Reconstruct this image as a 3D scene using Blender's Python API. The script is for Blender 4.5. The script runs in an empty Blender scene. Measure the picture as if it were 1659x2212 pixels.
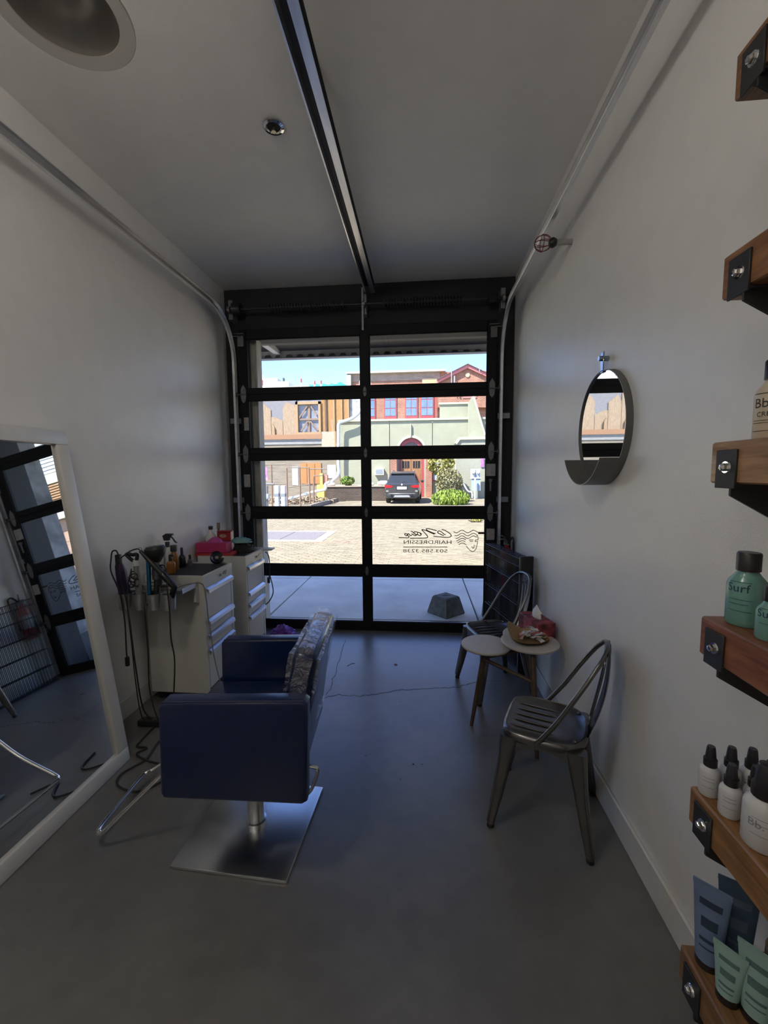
import bpy, bmesh, math, random
from mathutils import Vector, Matrix, Euler
random.seed(7)
PI = math.pi
SC = bpy.context.scene
COL = SC.collection

# ------------------------------------------------------------------ camera
F_PX, YAW, PITCH, ROLL = 915.0, 0.08929, -0.09422, -0.00851
CAMP = Vector((0, 0, 1.6))
def cam_axes():
    cy, sy, cp, sp, cr, sr = math.cos(YAW), math.sin(YAW), math.cos(PITCH), math.sin(PITCH), math.cos(ROLL), math.sin(ROLL)
    f = Vector((-sy*cp, cy*cp, sp)); r = Vector((cy, sy, 0)); u = r.cross(f)
    return cr*r + sr*u, -sr*r + cr*u, f
CR, CU, CF = cam_axes()
cd = bpy.data.cameras.new('camera'); cam = bpy.data.objects.new('camera', cd); COL.objects.link(cam)
cd.sensor_fit = 'HORIZONTAL'; cd.sensor_width = 36.0; cd.lens = F_PX/1659*36.0; cd.clip_start = 0.02; cd.clip_end = 500
m3 = Matrix((CR, CU, -CF)).transposed()
cam.matrix_world = Matrix.Translation(CAMP) @ m3.to_4x4()
SC.camera = cam
# a photo pixel gives a direction; the plane a thing touches gives its distance
def ray(px, py): return CF + CR*((px-829.5)/F_PX) - CU*((py-1106)/F_PX)
def onx(px, py, x): d = ray(px, py); return CAMP + d*(x/d.x)
def ony(px, py, y): d = ray(px, py); return CAMP + d*(y/d.y)
def onz(px, py, z=0): d = ray(px, py); return CAMP + d*((z-1.6)/d.z)

# ------------------------------------------------------------------ world, sun, exposure
SUN_DIR = Vector((0.46, 0.40, -0.80)).normalized()
w = bpy.data.worlds.new('world'); SC.world = w; w.use_nodes = True
wn = w.node_tree.nodes; wl = w.node_tree.links
sky = wn.new('ShaderNodeTexSky'); sky.sky_type = 'NISHITA'; sky.sun_disc = False
sky.sun_elevation = math.asin(-SUN_DIR.z); sky.sun_rotation = math.atan2(-SUN_DIR.x, -SUN_DIR.y)
sky.altitude = 2200; sky.air_density = 1.0; sky.dust_density = 0.0; sky.ozone_density = 2.5
hsv = wn.new('ShaderNodeHueSaturation'); hsv.inputs['Saturation'].default_value = 1.08; hsv.inputs['Hue'].default_value = .514; wl.new(sky.outputs[0], hsv.inputs['Color']); wl.new(hsv.outputs[0], wn['Background'].inputs[0]); wn['Background'].inputs[1].default_value = 0.25
sl = bpy.data.lights.new('sun', 'SUN'); sl.energy = 7.0; sl.angle = math.radians(0.53); sl.color = (1, 0.95, 0.87)
so = bpy.data.objects.new('sun', sl); COL.objects.link(so); so.rotation_euler = SUN_DIR.to_track_quat('-Z', 'Y').to_euler(); so.location = (-8, -6, 14)
SC.view_settings.view_transform = 'Standard'; SC.view_settings.look = 'None'
SC.view_settings.exposure = 1.15; SC.view_settings.gamma = 1.0; SC.view_settings.use_curve_mapping = False
SC.cycles.use_denoising = True
SC.cycles.max_bounces = 8; SC.cycles.diffuse_bounces = 5; SC.cycles.glossy_bounces = 5; SC.cycles.transparent_max_bounces = 16
SC.cycles.caustics_reflective = False; SC.cycles.caustics_refractive = False; SC.cycles.sample_clamp_indirect = 6

# ------------------------------------------------------------------ materials
MATS = {}
def mat(name, col, rough=.5, metal=0, var=.08, scale=9, bump=0, bscale=80, spec=.5, coat=0, trans=0, alpha=1, emis=0, stretch=None, detail=4):
    if name in MATS: return MATS[name]
    m = bpy.data.materials.new(name); m.use_nodes = True; nt = m.node_tree; b = nt.nodes['Principled BSDF']
    def setin(k, v):
        if k in b.inputs: b.inputs[k].default_value = v
    setin('Roughness', rough); setin('Metallic', metal); setin('Specular IOR Level', spec); setin('Coat Weight', coat)
    setin('Transmission Weight', trans); setin('Alpha', alpha)
    c = (*col, 1)
    tc = nt.nodes.new('ShaderNodeTexCoord'); mp = nt.nodes.new('ShaderNodeMapping'); nt.links.new(tc.outputs['Object'], mp.inputs[0])
    if stretch: mp.inputs['Scale'].default_value = stretch
    if var > 0:
        n = nt.nodes.new('ShaderNodeTexNoise'); n.inputs['Scale'].default_value = scale; n.inputs['Detail'].default_value = detail
        nt.links.new(mp.outputs[0], n.inputs['Vector'])
        r = nt.nodes.new('ShaderNodeValToRGB'); r.color_ramp.elements[0].position = .3; r.color_ramp.elements[1].position = .7
        r.color_ramp.elements[0].color = tuple(max(0, x*(1-var)) for x in col) + (1,)
        r.color_ramp.elements[1].color = tuple(min(1, x*(1+var)) for x in col) + (1,)
        nt.links.new(n.outputs['Fac'], r.inputs[0]); nt.links.new(r.outputs[0], b.inputs['Base Color'])
    else: setin('Base Color', c)
    if bump > 0:
        n2 = nt.nodes.new('ShaderNodeTexNoise'); n2.inputs['Scale'].default_value = bscale; n2.inputs['Detail'].default_value = 3
        nt.links.new(mp.outputs[0], n2.inputs['Vector'])
        bp = nt.nodes.new('ShaderNodeBump'); bp.inputs['Strength'].default_value = bump; bp.inputs['Distance'].default_value = .02
        nt.links.new(n2.outputs['Fac'], bp.inputs['Height']); nt.links.new(bp.outputs[0], b.inputs['Normal'])
    if emis: setin('Emission Color', c); setin('Emission Strength', emis)
    MATS[name] = m; return m
def mat_brick(name, c1, c2, mortar, bw=.22, bh=.075, ms=.012, plane='XZ', rough=.9, bump=.5, off=.5):
    if name in MATS: return MATS[name]
    m = bpy.data.materials.new(name); m.use_nodes = True; nt = m.node_tree; b = nt.nodes['Principled BSDF']
    tc = nt.nodes.new('ShaderNodeTexCoord'); sx = nt.nodes.new('ShaderNodeSeparateXYZ'); cx = nt.nodes.new('ShaderNodeCombineXYZ')
    nt.links.new(tc.outputs['Object'], sx.inputs[0])
    a, c = {'XZ': ('X', 'Z'), 'XY': ('X', 'Y'), 'YZ': ('Y', 'Z')}[plane]
    nt.links.new(sx.outputs[a], cx.inputs[0]); nt.links.new(sx.outputs[c], cx.inputs[1])
    t = nt.nodes.new('ShaderNodeTexBrick'); nt.links.new(cx.outputs[0], t.inputs['Vector'])
    t.offset = off
    t.inputs['Color1'].default_value = (*c1, 1); t.inputs['Color2'].default_value = (*c2, 1); t.inputs['Mortar'].default_value = (*mortar, 1)
    t.inputs['Scale'].default_value = 1; t.inputs['Brick Width'].default_value = bw; t.inputs['Row Height'].default_value = bh; t.inputs['Mortar Size'].default_value = ms
    n = nt.nodes.new('ShaderNodeTexNoise'); n.inputs['Scale'].default_value = 1.7; n.inputs['Detail'].default_value = 6
    nt.links.new(tc.outputs['Object'], n.inputs['Vector'])
    mx = nt.nodes.new('ShaderNodeMixRGB'); mx.blend_type = 'OVERLAY'; mx.inputs[0].default_value = .45
    nt.links.new(t.outputs['Color'], mx.inputs[1]); nt.links.new(n.outputs['Fac'], mx.inputs[2]); nt.links.new(mx.outputs[0], b.inputs['Base Color'])
    bp = nt.nodes.new('ShaderNodeBump'); bp.inputs['Strength'].default_value = bump; bp.inputs['Distance'].default_value = .01; bp.invert = True
    nt.links.new(t.outputs['Fac'], bp.inputs['Height']); nt.links.new(bp.outputs[0], b.inputs['Normal'])
    b.inputs['Roughness'].default_value = rough
    MATS[name] = m; return m
def mat_wood(name, c1, c2, axis='Y', rough=.45, scale=6, stretch=14, coat=0):
    if name in MATS: return MATS[name]
    m = bpy.data.materials.new(name); m.use_nodes = True; nt = m.node_tree; b = nt.nodes['Principled BSDF']
    tc = nt.nodes.new('ShaderNodeTexCoord'); mp = nt.nodes.new('ShaderNodeMapping'); nt.links.new(tc.outputs['Object'], mp.inputs[0])
    s = [stretch]*3; s['XYZ'.index(axis)] = 1.0; mp.inputs['Scale'].default_value = s
    n = nt.nodes.new('ShaderNodeTexNoise'); n.inputs['Scale'].default_value = scale; n.inputs['Detail'].default_value = 6; n.inputs['Distortion'].default_value = .6
    nt.links.new(mp.outputs[0], n.inputs['Vector'])
    r = nt.nodes.new('ShaderNodeValToRGB'); r.color_ramp.elements[0].position = .32; r.color_ramp.elements[1].position = .68
    r.color_ramp.elements[0].color = (*c1, 1); r.color_ramp.elements[1].color = (*c2, 1)
    nt.links.new(n.outputs['Fac'], r.inputs[0]); nt.links.new(r.outputs[0], b.inputs['Base Color'])
    bp = nt.nodes.new('ShaderNodeBump'); bp.inputs['Strength'].default_value = .15; bp.inputs['Distance'].default_value = .004
    nt.links.new(n.outputs['Fac'], bp.inputs['Height']); nt.links.new(bp.outputs[0], b.inputs['Normal'])
    b.inputs['Roughness'].default_value = rough
    if 'Coat Weight' in b.inputs: b.inputs['Coat Weight'].default_value = coat
    MATS[name] = m; return m
def mat_glass(name, tint=(1, 1, 1), rough=0.0, refl=.08, tr=1.0):
    if name in MATS: return MATS[name]
    m = bpy.data.materials.new(name); m.use_nodes = True; nt = m.node_tree; nt.nodes.clear()
    o = nt.nodes.new('ShaderNodeOutputMaterial'); mx = nt.nodes.new('ShaderNodeMixShader'); t = nt.nodes.new('ShaderNodeBsdfTransparent'); g = nt.nodes.new('ShaderNodeBsdfGlossy')
    lw = nt.nodes.new('ShaderNodeFresnel'); lw.inputs['IOR'].default_value = 1.45
    t.inputs[0].default_value = (*tint, 1); g.inputs['Roughness'].default_value = rough
    ge = nt.nodes.new('ShaderNodeNewGeometry'); sb = nt.nodes.new('ShaderNodeMath'); sb.operation = 'SUBTRACT'; sb.use_clamp = True; nt.links.new(lw.outputs[0], sb.inputs[0]); nt.links.new(ge.outputs['Backfacing'], sb.inputs[1])   # no second reflection at the far face of the pane
    nt.links.new(sb.outputs[0], mx.inputs[0]); nt.links.new(t.outputs[0], mx.inputs[1]); nt.links.new(g.outputs[0], mx.inputs[2]); nt.links.new(mx.outputs[0], o.inputs[0])
    MATS[name] = m; return m

# ------------------------------------------------------------------ mesh builder
class M:
    def __init__(s): s.v = []; s.f = []
    def add(s, vs, fs):
        o = len(s.v); s.v += [tuple(v) for v in vs]; s.f += [tuple(i+o for i in f) for f in fs]; return s
    def box(s, x0, x1, y0, y1, z0, z1, rot=None):
        vs = [Vector((x, y, z)) for z in (z0, z1) for y in (y0, y1) for x in (x0, x1)]
        if rot:
            c = Vector(((x0+x1)/2, (y0+y1)/2, (z0+z1)/2)); vs = [c + rot @ (v-c) for v in vs]
        return s.add(vs, [(0, 2, 3, 1), (4, 5, 7, 6), (0, 1, 5, 4), (2, 6, 7, 3), (0, 4, 6, 2), (1, 3, 7, 5)])
    def rbox(s, x0, x1, y0, y1, z0, z1, r=.01, seg=2, rot=None):
        bm = bmesh.new(); bmesh.ops.create_cube(bm, size=1)
        c = Vector(((x0+x1)/2, (y0+y1)/2, (z0+z1)/2))
        for v in bm.verts: v.co = Vector((v.co.x*(x1-x0), v.co.y*(y1-y0), v.co.z*(z1-z0)))
        bmesh.ops.bevel(bm, geom=bm.edges[:], offset=r, segments=seg, affect='EDGES', profile=.5)
        bm.verts.index_update()
        vs = [c + (rot @ v.co if rot else v.co) for v in bm.verts]; fs = [[v.index for v in f.verts] for f in bm.faces]; bm.free()
        return s.add(vs, fs)
    def tube(s, path, r, seg=8, closed=False, cap=True):
        P = [Vector(p) for p in path]; n = len(P); rr = r if isinstance(r, (list, tuple)) else [r]*n
        T = []
        for i in range(n):
            if closed: t = P[(i+1) % n]-P[i-1]
            else: t = P[min(i+1, n-1)]-P[max(i-1, 0)]
            T.append(t.normalized() if t.length > 1e-9 else Vector((0, 0, 1)))
        a = Vector((0, 0, 1)) if abs(T[0].z) < .9 else Vector((1, 0, 0))
        N = (a - T[0]*a.dot(T[0])).normalized(); vs = []
        for i in range(n):
            N = (N - T[i]*N.dot(T[i])); N = N.normalized() if N.length > 1e-6 else T[i].orthogonal().normalized()
            B = T[i].cross(N)
            for k in range(seg):
                t = 2*PI*k/seg; vs.append(P[i] + (N*math.cos(t)+B*math.sin(t))*rr[i])
        fs = []
        for i in range(n if closed else n-1):
            j = (i+1) % n
            for k in range(seg): fs.append((i*seg+k, i*seg+(k+1) % seg, j*seg+(k+1) % seg, j*seg+k))
        if cap and not closed: fs += [tuple(range(seg))[::-1], tuple((n-1)*seg+k for k in range(seg))]
        return s.add(vs, fs)
    def cyl(s, p0, p1, r0, r1=None, seg=16): return s.tube([p0, p1], [r0, r0 if r1 is None else r1], seg)
    def lathe(s, prof, c=(0, 0, 0), seg=24, mtx=None, a0=0, a1=2*PI, sx=1, sy=1):
        full = abs(a1-a0-2*PI) < 1e-6; n = seg if full else seg+1; c = Vector(c); vs = []
        for (r, z) in prof:
            for k in range(n):
                t = a0+(a1-a0)*k/seg; v = Vector((r*math.cos(t)*sx, r*math.sin(t)*sy, z)); vs.append(c + (mtx @ v if mtx else v))
        fs = []
        for i in range(len(prof)-1):
            for k in range(seg if full else seg):
                k2 = (k+1) % n; fs.append((i*n+k, i*n+k2, (i+1)*n+k2, (i+1)*n+k))
        return s.add(vs, fs)
    def prism(s, poly, d, axis='Y', o=0):
        """poly of 2D points extruded along axis from o to o+d; XZ for Y, YZ for X, XY for Z"""
        n = len(poly)
        def p(a, b, t): return {'Y': (a, t, b), 'X': (t, a, b), 'Z': (a, b, t)}[axis]
        vs = [p(a, b, o) for a, b in poly] + [p(a, b, o+d) for a, b in poly]
        fs = [tuple(range(n)), tuple(range(2*n-1, n-1, -1))] + [(i, i+n, (i+1) % n+n, (i+1) % n) for i in range(n)]
        return s.add(vs, fs)
    def loft(s, rings, cap=True, closed=True):
        n = len(rings[0]); vs = [p for r in rings for p in r]; fs = []
        for i in range(len(rings)-1):
            for k in range(n if closed else n-1): fs.append((i*n+k, i*n+(k+1) % n, (i+1)*n+(k+1) % n, (i+1)*n+k))
        if cap: fs += [tuple(range(n))[::-1], tuple((len(rings)-1)*n+k for k in range(n))]
        return s.add(vs, fs)
    def xf(s, mtx): s.v = [tuple(mtx @ Vector(v)) for v in s.v]; return s

ROOT = {}
def mesh(name, mb, m, smooth=None):
    me = bpy.data.meshes.new(name); me.from_pydata(mb.v, [], mb.f); me.update()
    bm = bmesh.new(); bm.from_mesh(me); bmesh.ops.recalc_face_normals(bm, faces=bm.faces); bm.to_mesh(me); bm.free()
    for x in (m if isinstance(m, (list, tuple)) else [m]): me.materials.append(x)
    if smooth is not None:
        if hasattr(me, 'set_sharp_from_angle'):
            me.shade_smooth(); me.set_sharp_from_angle(angle=math.radians(smooth))
    return me
def obj(name, mb, m, parent=None, smooth=40, world=True, label=None, kind=None):
    """one mesh object; coordinates in the world unless world=False (then in the parent's frame)"""
    if parent is not None and world:
        o3 = ROOT[parent.name]; mb.v = [(v[0]-o3.x, v[1]-o3.y, v[2]-o3.z) for v in mb.v]
    o = bpy.data.objects.new(name, mesh(name, mb, m, smooth)); COL.objects.link(o)
    if parent is not None: o.parent = parent; ROOT[o.name] = ROOT[parent.name]
    else: ROOT[o.name] = Vector((0, 0, 0))
    if label: o['label'] = label
    if kind: o['kind'] = kind
    return o
def tag(o, label, cat, group=None):
    o['label'] = label; o['category'] = cat
    if group: o['group'] = group
    return o
def thing(name, label, cat, loc=(0, 0, 0), rz=0, group=None, kind=None):
    o = bpy.data.objects.new(name, None); COL.objects.link(o); o.location = loc; o.rotation_euler = (0, 0, rz); o.empty_display_size = .1
    ROOT[o.name] = Vector(loc); o['label'] = label; o['category'] = cat
    if group: o['group'] = group
    if kind: o['kind'] = kind
    return o
def single(name, mb, m, label, cat, loc, smooth=40, group=None):
    """a thing that is one mesh: world coordinates, origin at loc"""
    loc = Vector(loc); mb.v = [(v[0]-loc.x, v[1]-loc.y, v[2]-loc.z) for v in mb.v]
    o = bpy.data.objects.new(name, mesh(name, mb, m, smooth)); COL.objects.link(o); o.location = loc; ROOT[o.name] = loc
    return tag(o, label, cat, group)
def struct(name, mb, m, label, cat, smooth=None):
    o = obj(name, mb, m, None, smooth); o['kind'] = 'structure'; o['label'] = label; o['category'] = cat; return o
def dup(root, loc, rz, label, group=None):
    r = root.copy(); COL.objects.link(r); r.location = loc; r.rotation_euler = (0, 0, rz); r['label'] = label; ROOT[r.name] = Vector(loc)
    if group: r['group'] = group
    for ch in list(root.children):
        c = ch.copy(); COL.objects.link(c); c.parent = r; ROOT[c.name] = Vector(loc)
        for g in list(ch.children):
            d = g.copy(); COL.objects.link(d); d.parent = c
    return r
def text_mesh(body, size, extrude=.0):
    cu = bpy.data.curves.new('t', 'FONT'); cu.body = body; cu.size = size; cu.extrude = extrude; cu.resolution_u = 3
    cu.align_x = 'CENTER'; cu.align_y = 'CENTER'
    o = bpy.data.objects.new('t', cu); COL.objects.link(o); dg = bpy.context.evaluated_depsgraph_get(); dg.update()
    me = o.evaluated_get(dg).to_mesh(); mb = M(); mb.add([v.co[:] for v in me.vertices], [tuple(p.vertices) for p in me.polygons])
    o.evaluated_get(dg).to_mesh_clear(); bpy.data.objects.remove(o); bpy.data.curves.remove(cu); return mb
def smooth_path(pts, n=6, closed=False):
    """Catmull-Rom through the points"""
    P = [Vector(p) for p in pts]; out = []; L = len(P)
    for i in range(L if closed else L-1):
        if closed: a, b, c, d = P[i-1], P[i], P[(i+1) % L], P[(i+2) % L]
        else: a, b, c, d = P[max(i-1, 0)], P[i], P[i+1], P[min(i+2, L-1)]
        for k in range(n):
            t = k/n; out.append(.5*((2*b)+(c-a)*t+(2*a-5*b+4*c-d)*t*t+(-a+3*b-3*c+d)*t**3))
    if not closed: out.append(P[-1])
    return out
# ------------------------------------------------------------------ the room
XL, XR, YB, YD, ZC = -1.95, 0.87, -2.4, 4.22, 3.40
W_WALL = mat('wall_paint', (.82, .81, .79), .36, var=.02, bump=.06, bscale=160)
W_CEIL = mat('ceiling_paint', (.84, .83, .80), .5, var=.02, bump=.05, bscale=160)
W_FRONT = mat('front_wall_shade', (.016, .017, .02), .7, var=.1)  # near-black base colour holds the shade of the wall facing away from daylight
W_BASE = mat('baseboard_paint', (.70, .69, .67), .35, var=.02)
EXT = mat('exterior_concrete', (.34, .33, .31), .9, var=.3, scale=3, bump=.3, bscale=30)
def floor_mat():
    m = bpy.data.materials.new('polished_concrete_floor'); m.use_nodes = True; nt = m.node_tree; b = nt.nodes['Principled BSDF']
    tc = nt.nodes.new('ShaderNodeTexCoord')
    n1 = nt.nodes.new('ShaderNodeTexNoise'); n1.inputs['Scale'].default_value = 1.6; n1.inputs['Detail'].default_value = 9; n1.inputs['Roughness'].default_value = .65
    n2 = nt.nodes.new('ShaderNodeTexNoise'); n2.inputs['Scale'].default_value = 14; n2.inputs['Detail'].default_value = 6
    for n in (n1, n2): nt.links.new(tc.outputs['Object'], n.inputs['Vector'])
    r = nt.nodes.new('ShaderNodeValToRGB'); r.color_ramp.elements[0].position = .3; r.color_ramp.elements[1].position = .72
    r.color_ramp.elements[0].color = (.105, .101, .096, 1); r.color_ramp.elements[1].color = (.18, .175, .168, 1)
    ad = nt.nodes.new('ShaderNodeMath'); ad.operation = 'MULTIPLY_ADD'; ad.inputs[1].default_value = .3; nt.links.new(n2.outputs['Fac'], ad.inputs[0]); nt.links.new(n1.outputs['Fac'], ad.inputs[2])
    sb = nt.nodes.new('ShaderNodeMath'); sb.operation = 'SUBTRACT'; sb.inputs[1].default_value = .15; nt.links.new(ad.outputs[0], sb.inputs[0])
    nt.links.new(sb.outputs[0], r.inputs[0]); nt.links.new(r.outputs[0], b.inputs['Base Color'])
    r2 = nt.nodes.new('ShaderNodeMapRange'); r2.inputs['To Min'].default_value = .30; r2.inputs['To Max'].default_value = .48; nt.links.new(n1.outputs['Fac'], r2.inputs['Value']); nt.links.new(r2.outputs[0], b.inputs['Roughness'])
    bp = nt.nodes.new('ShaderNodeBump'); bp.inputs['Strength'].default_value = .03; bp.inputs['Distance'].default_value = .01; nt.links.new(n2.outputs['Fac'], bp.inputs['Height']); nt.links.new(bp.outputs[0], b.inputs['Normal'])
    b.inputs['Specular IOR Level'].default_value = .9; b.inputs['Coat Weight'].default_value = .5; b.inputs['Coat Roughness'].default_value = .28
    return m
fl = struct('floor', M().box(XL-.2, XR+.2, YB, 4.45, -.2, 0), floor_mat(), 'dark polished concrete floor of the salon with hairline cracks', 'floor')
struct('ceiling', M().box(XL-.2, XR+.2, YB, 4.47, ZC, ZC+.2), W_CEIL, 'plain off-white painted ceiling of the salon', 'ceiling')
struct('wall_left', M().box(XL-.2, XL, YB, 4.22, 0, ZC), W_WALL, 'plain off-white wall behind the drawer cabinets', 'wall')
struct('wall_right', M().box(XR, XR+.2, YB, 4.22, 0, ZC), W_WALL, 'plain off-white wall behind the metal chairs and shelves', 'wall')
struct('wall_back', M().box(XL-.2, XR+.2, YB-.2, YB, -.2, ZC+.2), W_WALL, 'off-white back wall behind the viewer', 'wall')
OX0, OX1, OZ = -1.72, .66, 2.95
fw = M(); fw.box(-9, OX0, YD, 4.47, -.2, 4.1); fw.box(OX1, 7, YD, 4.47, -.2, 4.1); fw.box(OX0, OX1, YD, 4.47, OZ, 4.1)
struct('wall_front', fw, W_FRONT, 'street-side wall around the garage door with shade put into its colour', 'wall')
struct('trim_1', M().box(-9, 7, YB-.3, 4.47, 4.1, 4.16), mat('roof_membrane', (.3, .3, .3), .9), 'flat roof edge above the street-side wall', 'roof')
cl = M(); cl.box(-9, OX0-.1, 4.472, 4.50, -.02, 4.1); cl.box(1.27, 7, 4.472, 4.50, -.02, 4.1); cl.box(OX0-.1, 1.27, 4.472, 4.50, 3.3, 4.1)
struct('bounce_cladding', cl, mat('pale_bounce_face', (.62, .60, .56), .9, var=.05), 'unseen pale street facing added to bounce light onto the sidewalk', 'wall')  # unseen pale face, added to reflect street light onto the sidewalk
bb = M(); bb.rbox(XR-.014, XR, YB, YD, 0, .13, .004, 1)
struct('baseboard_right', bb, W_BASE, 'low painted baseboard along the wall behind the metal chairs', 'baseboard', 40)
bb = M(); bb.rbox(XL, XL+.014, YB, YD, 0, .13, .004, 1)
struct('baseboard_left', bb, W_BASE, 'low painted baseboard along the wall behind the cabinets', 'baseboard', 40)
# cracks and spots in the floor
CRK = mat('crack_dark', (.025, .024, .022), .9, var=0)
def ribbon(pts, wd, z=.0012):
    mb = M(); P = [Vector((p[0], p[1], 0)) for p in pts]
    for i in range(len(P)-1):
        t = (P[i+1]-P[i]).normalized(); n = Vector((-t.y, t.x, 0)); w0 = wd*random.uniform(.4, 1.2); 
        mb.add([P[i]-n*w0+Vector((0, 0, z)), P[i+1]-n*wd*.6+Vector((0, 0, z)), P[i+1]+n*wd*.6+Vector((0, 0, z)), P[i]+n*w0+Vector((0, 0, z))], [(0, 1, 2, 3)])
    return mb
def crackline(px):
    base = [onz(a, b) for a, b in px]; pts = smooth_path(base, 7)
    return [p + Vector((random.uniform(-.006, .006), random.uniform(-.012, .012), 0)) for p in pts]
obj('crack', ribbon(crackline([(747, 1382), (738, 1410), (728, 1440), (727, 1452), (718, 1468), (716, 1484), (706, 1500)]), .0022), CRK, fl)
obj('crack', ribbon(crackline([(700, 1508), (730, 1501), (780, 1503), (820, 1499), (860, 1491), (910, 1489), (960, 1486), (990, 1484), (1020, 1476), (1080, 1470)]), .0024), CRK, fl)
obj('crack', ribbon(crackline([(752, 1438), (758, 1434), (767, 1433)]), .003), CRK, fl)
for (a, b, r) in ((855, 1436, .022), (893, 1651, .006), (912, 1652, .005), (790, 1633, .005), (865, 1684, .004), (865, 1516, .004)):
    p = onz(a, b); mb = M(); n = 9
    mb.add([(p.x+r*random.uniform(.6, 1.1)*math.cos(k*2*PI/n), p.y+r*random.uniform(.6, 1.1)*math.sin(k*2*PI/n), .0014) for k in range(n)], [tuple(range(n))])
    obj('floor_spot', mb, CRK if r < .02 else mat('rust_spot', (.16, .11, .06), .9), fl)

# ------------------------------------------------------------------ sectional glass garage door
DOORM = mat('door_black_aluminium', (.009, .0095, .0115), .55, metal=.0, var=.05, spec=.2)
GALV = mat('galvanised_steel', (.72, .72, .72), .28, metal=.9, var=.12, scale=25, stretch=(1, .15, 1))
GALVD = mat('dull_galvanised', (.30, .31, .33), .45, metal=.7, var=.15)
GLASS = mat_glass('clear_glass', (.97, .985, .98))
DY = 4.13
door = thing('door_1', 'black sectional garage door with ten clear glass panes', 'garage door', (-.545, DY, 0), kind='structure')
X0, XM0, XM1, X1 = -1.708, -.588, -.497, .609
ZT, PH, GH = 2.896, .5847, .467
rows = [(ZT-i*PH-GH, ZT-i*PH) for i in range(5)]
for (a, b) in ((-1.785, X0), (XM0, XM1), (X1, .695)):
    obj('mullion' if a == XM0 else 'stile', M().rbox(a, b, DY, DY+.05, 0, 2.99, .004, 1), DOORM, door)
obj('bottom_rail', M().rbox(X0, X1, DY+.001, DY+.049, 0, rows[4][0], .004, 1), DOORM, door)
obj('bottom_seal', M().rbox(-1.785, .695, DY+.005, DY+.045, -.004, .012, .003, 1), mat('rubber', (.015, .015, .015), .8), door)
obj('top_rail', M().rbox(X0, X1, DY+.001, DY+.049, ZT, 2.99, .004, 1), DOORM, door)
for i in range(4):
    z0, z1 = rows[i+1][1], rows[i][0]; zm = (z0+z1)/2
    obj('rail', M().rbox(X0, X1, DY+.001, DY+.049, z0, zm-.0003, .0008, 1), DOORM, door)
    obj('rail', M().rbox(X0, X1, DY+.001, DY+.049, zm+.0003, z1, .003, 1), DOORM, door)
panes = {}
for i, (z0, z1) in enumerate(rows):
    for j, (a, b) in enumerate(((X0, XM0), (XM1, X1))):
        panes[i, j] = obj('pane', M().box(a-.005, b+.005, DY+.024, DY+.03, z0-.005, z1+.005), GLASS, door, None)
        g = M()
        for (u0, u1, v0, v1) in ((a, b, z0, z0+.006), (a, b, z1-.006, z1), (a, a+.006, z0, z1), (b-.006, b, z0, z1)): g.box(u0, u1, DY+.012, DY+.022, v0, v1)
        obj('glazing_bead', g, DOORM, door)
HNG = mat('zinc_hinge', (.20, .20, .20), .5, metal=.6, var=.1)
for i in range(4):
    zm = (rows[i+1][1]+rows[i][0])/2
    for xc in (-1.75, -.545, .655):
        mb = M(); s = 1 if xc != -.545 else .55
        poly = [(xc-.026*s, zm-.02), (xc-.026*s, zm+.05*s), (xc, zm+.095*s), (xc+.026*s, zm+.05*s), (xc+.026*s, zm-.02), (xc+.02*s, zm-.06*s), (xc, zm-.085*s), (xc-.02*s, zm-.06*s)]
        mb.prism(poly, .004, 'Y', DY-.006); mb.cyl((xc-.03*s, DY-.01, zm), (xc+.03*s, DY-.01, zm), .007, seg=8)
        if xc != -.545:
            sg = -1 if xc < 0 else 1
            mb.cyl((xc+sg*.02, DY-.012, zm), (xc+sg*.07, DY-.012, zm), .005, seg=8); mb.cyl((xc+sg*.055, DY-.012, zm), (xc+sg*.075, DY-.012, zm), .02, seg=12)
        h = obj('hinge', mb, HNG, door)
        for dz in (.045, -.045): obj('bolt', M().cyl((xc, DY-.004, zm+dz*s), (xc, DY-.012, zm+dz*s), .006*s, seg=6), HNG, h)
for xc, sg in ((-1.76, -1), (.665, 1)):
    mb = M(); mb.rbox(xc-.03, xc+.03, DY-.008, DY, 2.83, 2.93, .002, 1); mb.box(xc-.045, xc+.045, DY-.05, DY-.002, 2.935, 2.94); mb.cyl((xc, DY-.03, 2.92), (xc+sg*.07, DY-.03, 2.92), .006, seg=8)
    obj('top_bracket', mb, HNG, door)
STK = mat('paper_sticker', (.35, .34, .33), .6, var=.2, scale=40)
for (a, b, c, d) in ((1050, 1002, 1070, 1028), (1051, 1142, 1068, 1166), (527, 1025, 541, 1052), (527, 902, 538, 930)):
    p, q2 = ony(a, b, DY-.001), ony(c, d, DY-.001)
    obj('sticker', M().box(p.x, q2.x, DY-.003, DY-.0005, q2.z, p.z), STK, door)
mb = M(); p = ony(1059, 1050, DY); mb.rbox(p.x-.008, p.x+.008, DY-.02, DY-.004, p.z-.05, p.z+.05, .004, 1); mb.cyl((p.x, DY-.02, p.z+.055), (p.x, DY-.005, p.z+.055), .016, seg=12)
obj('lock_handle', mb, HNG, door)
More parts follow.
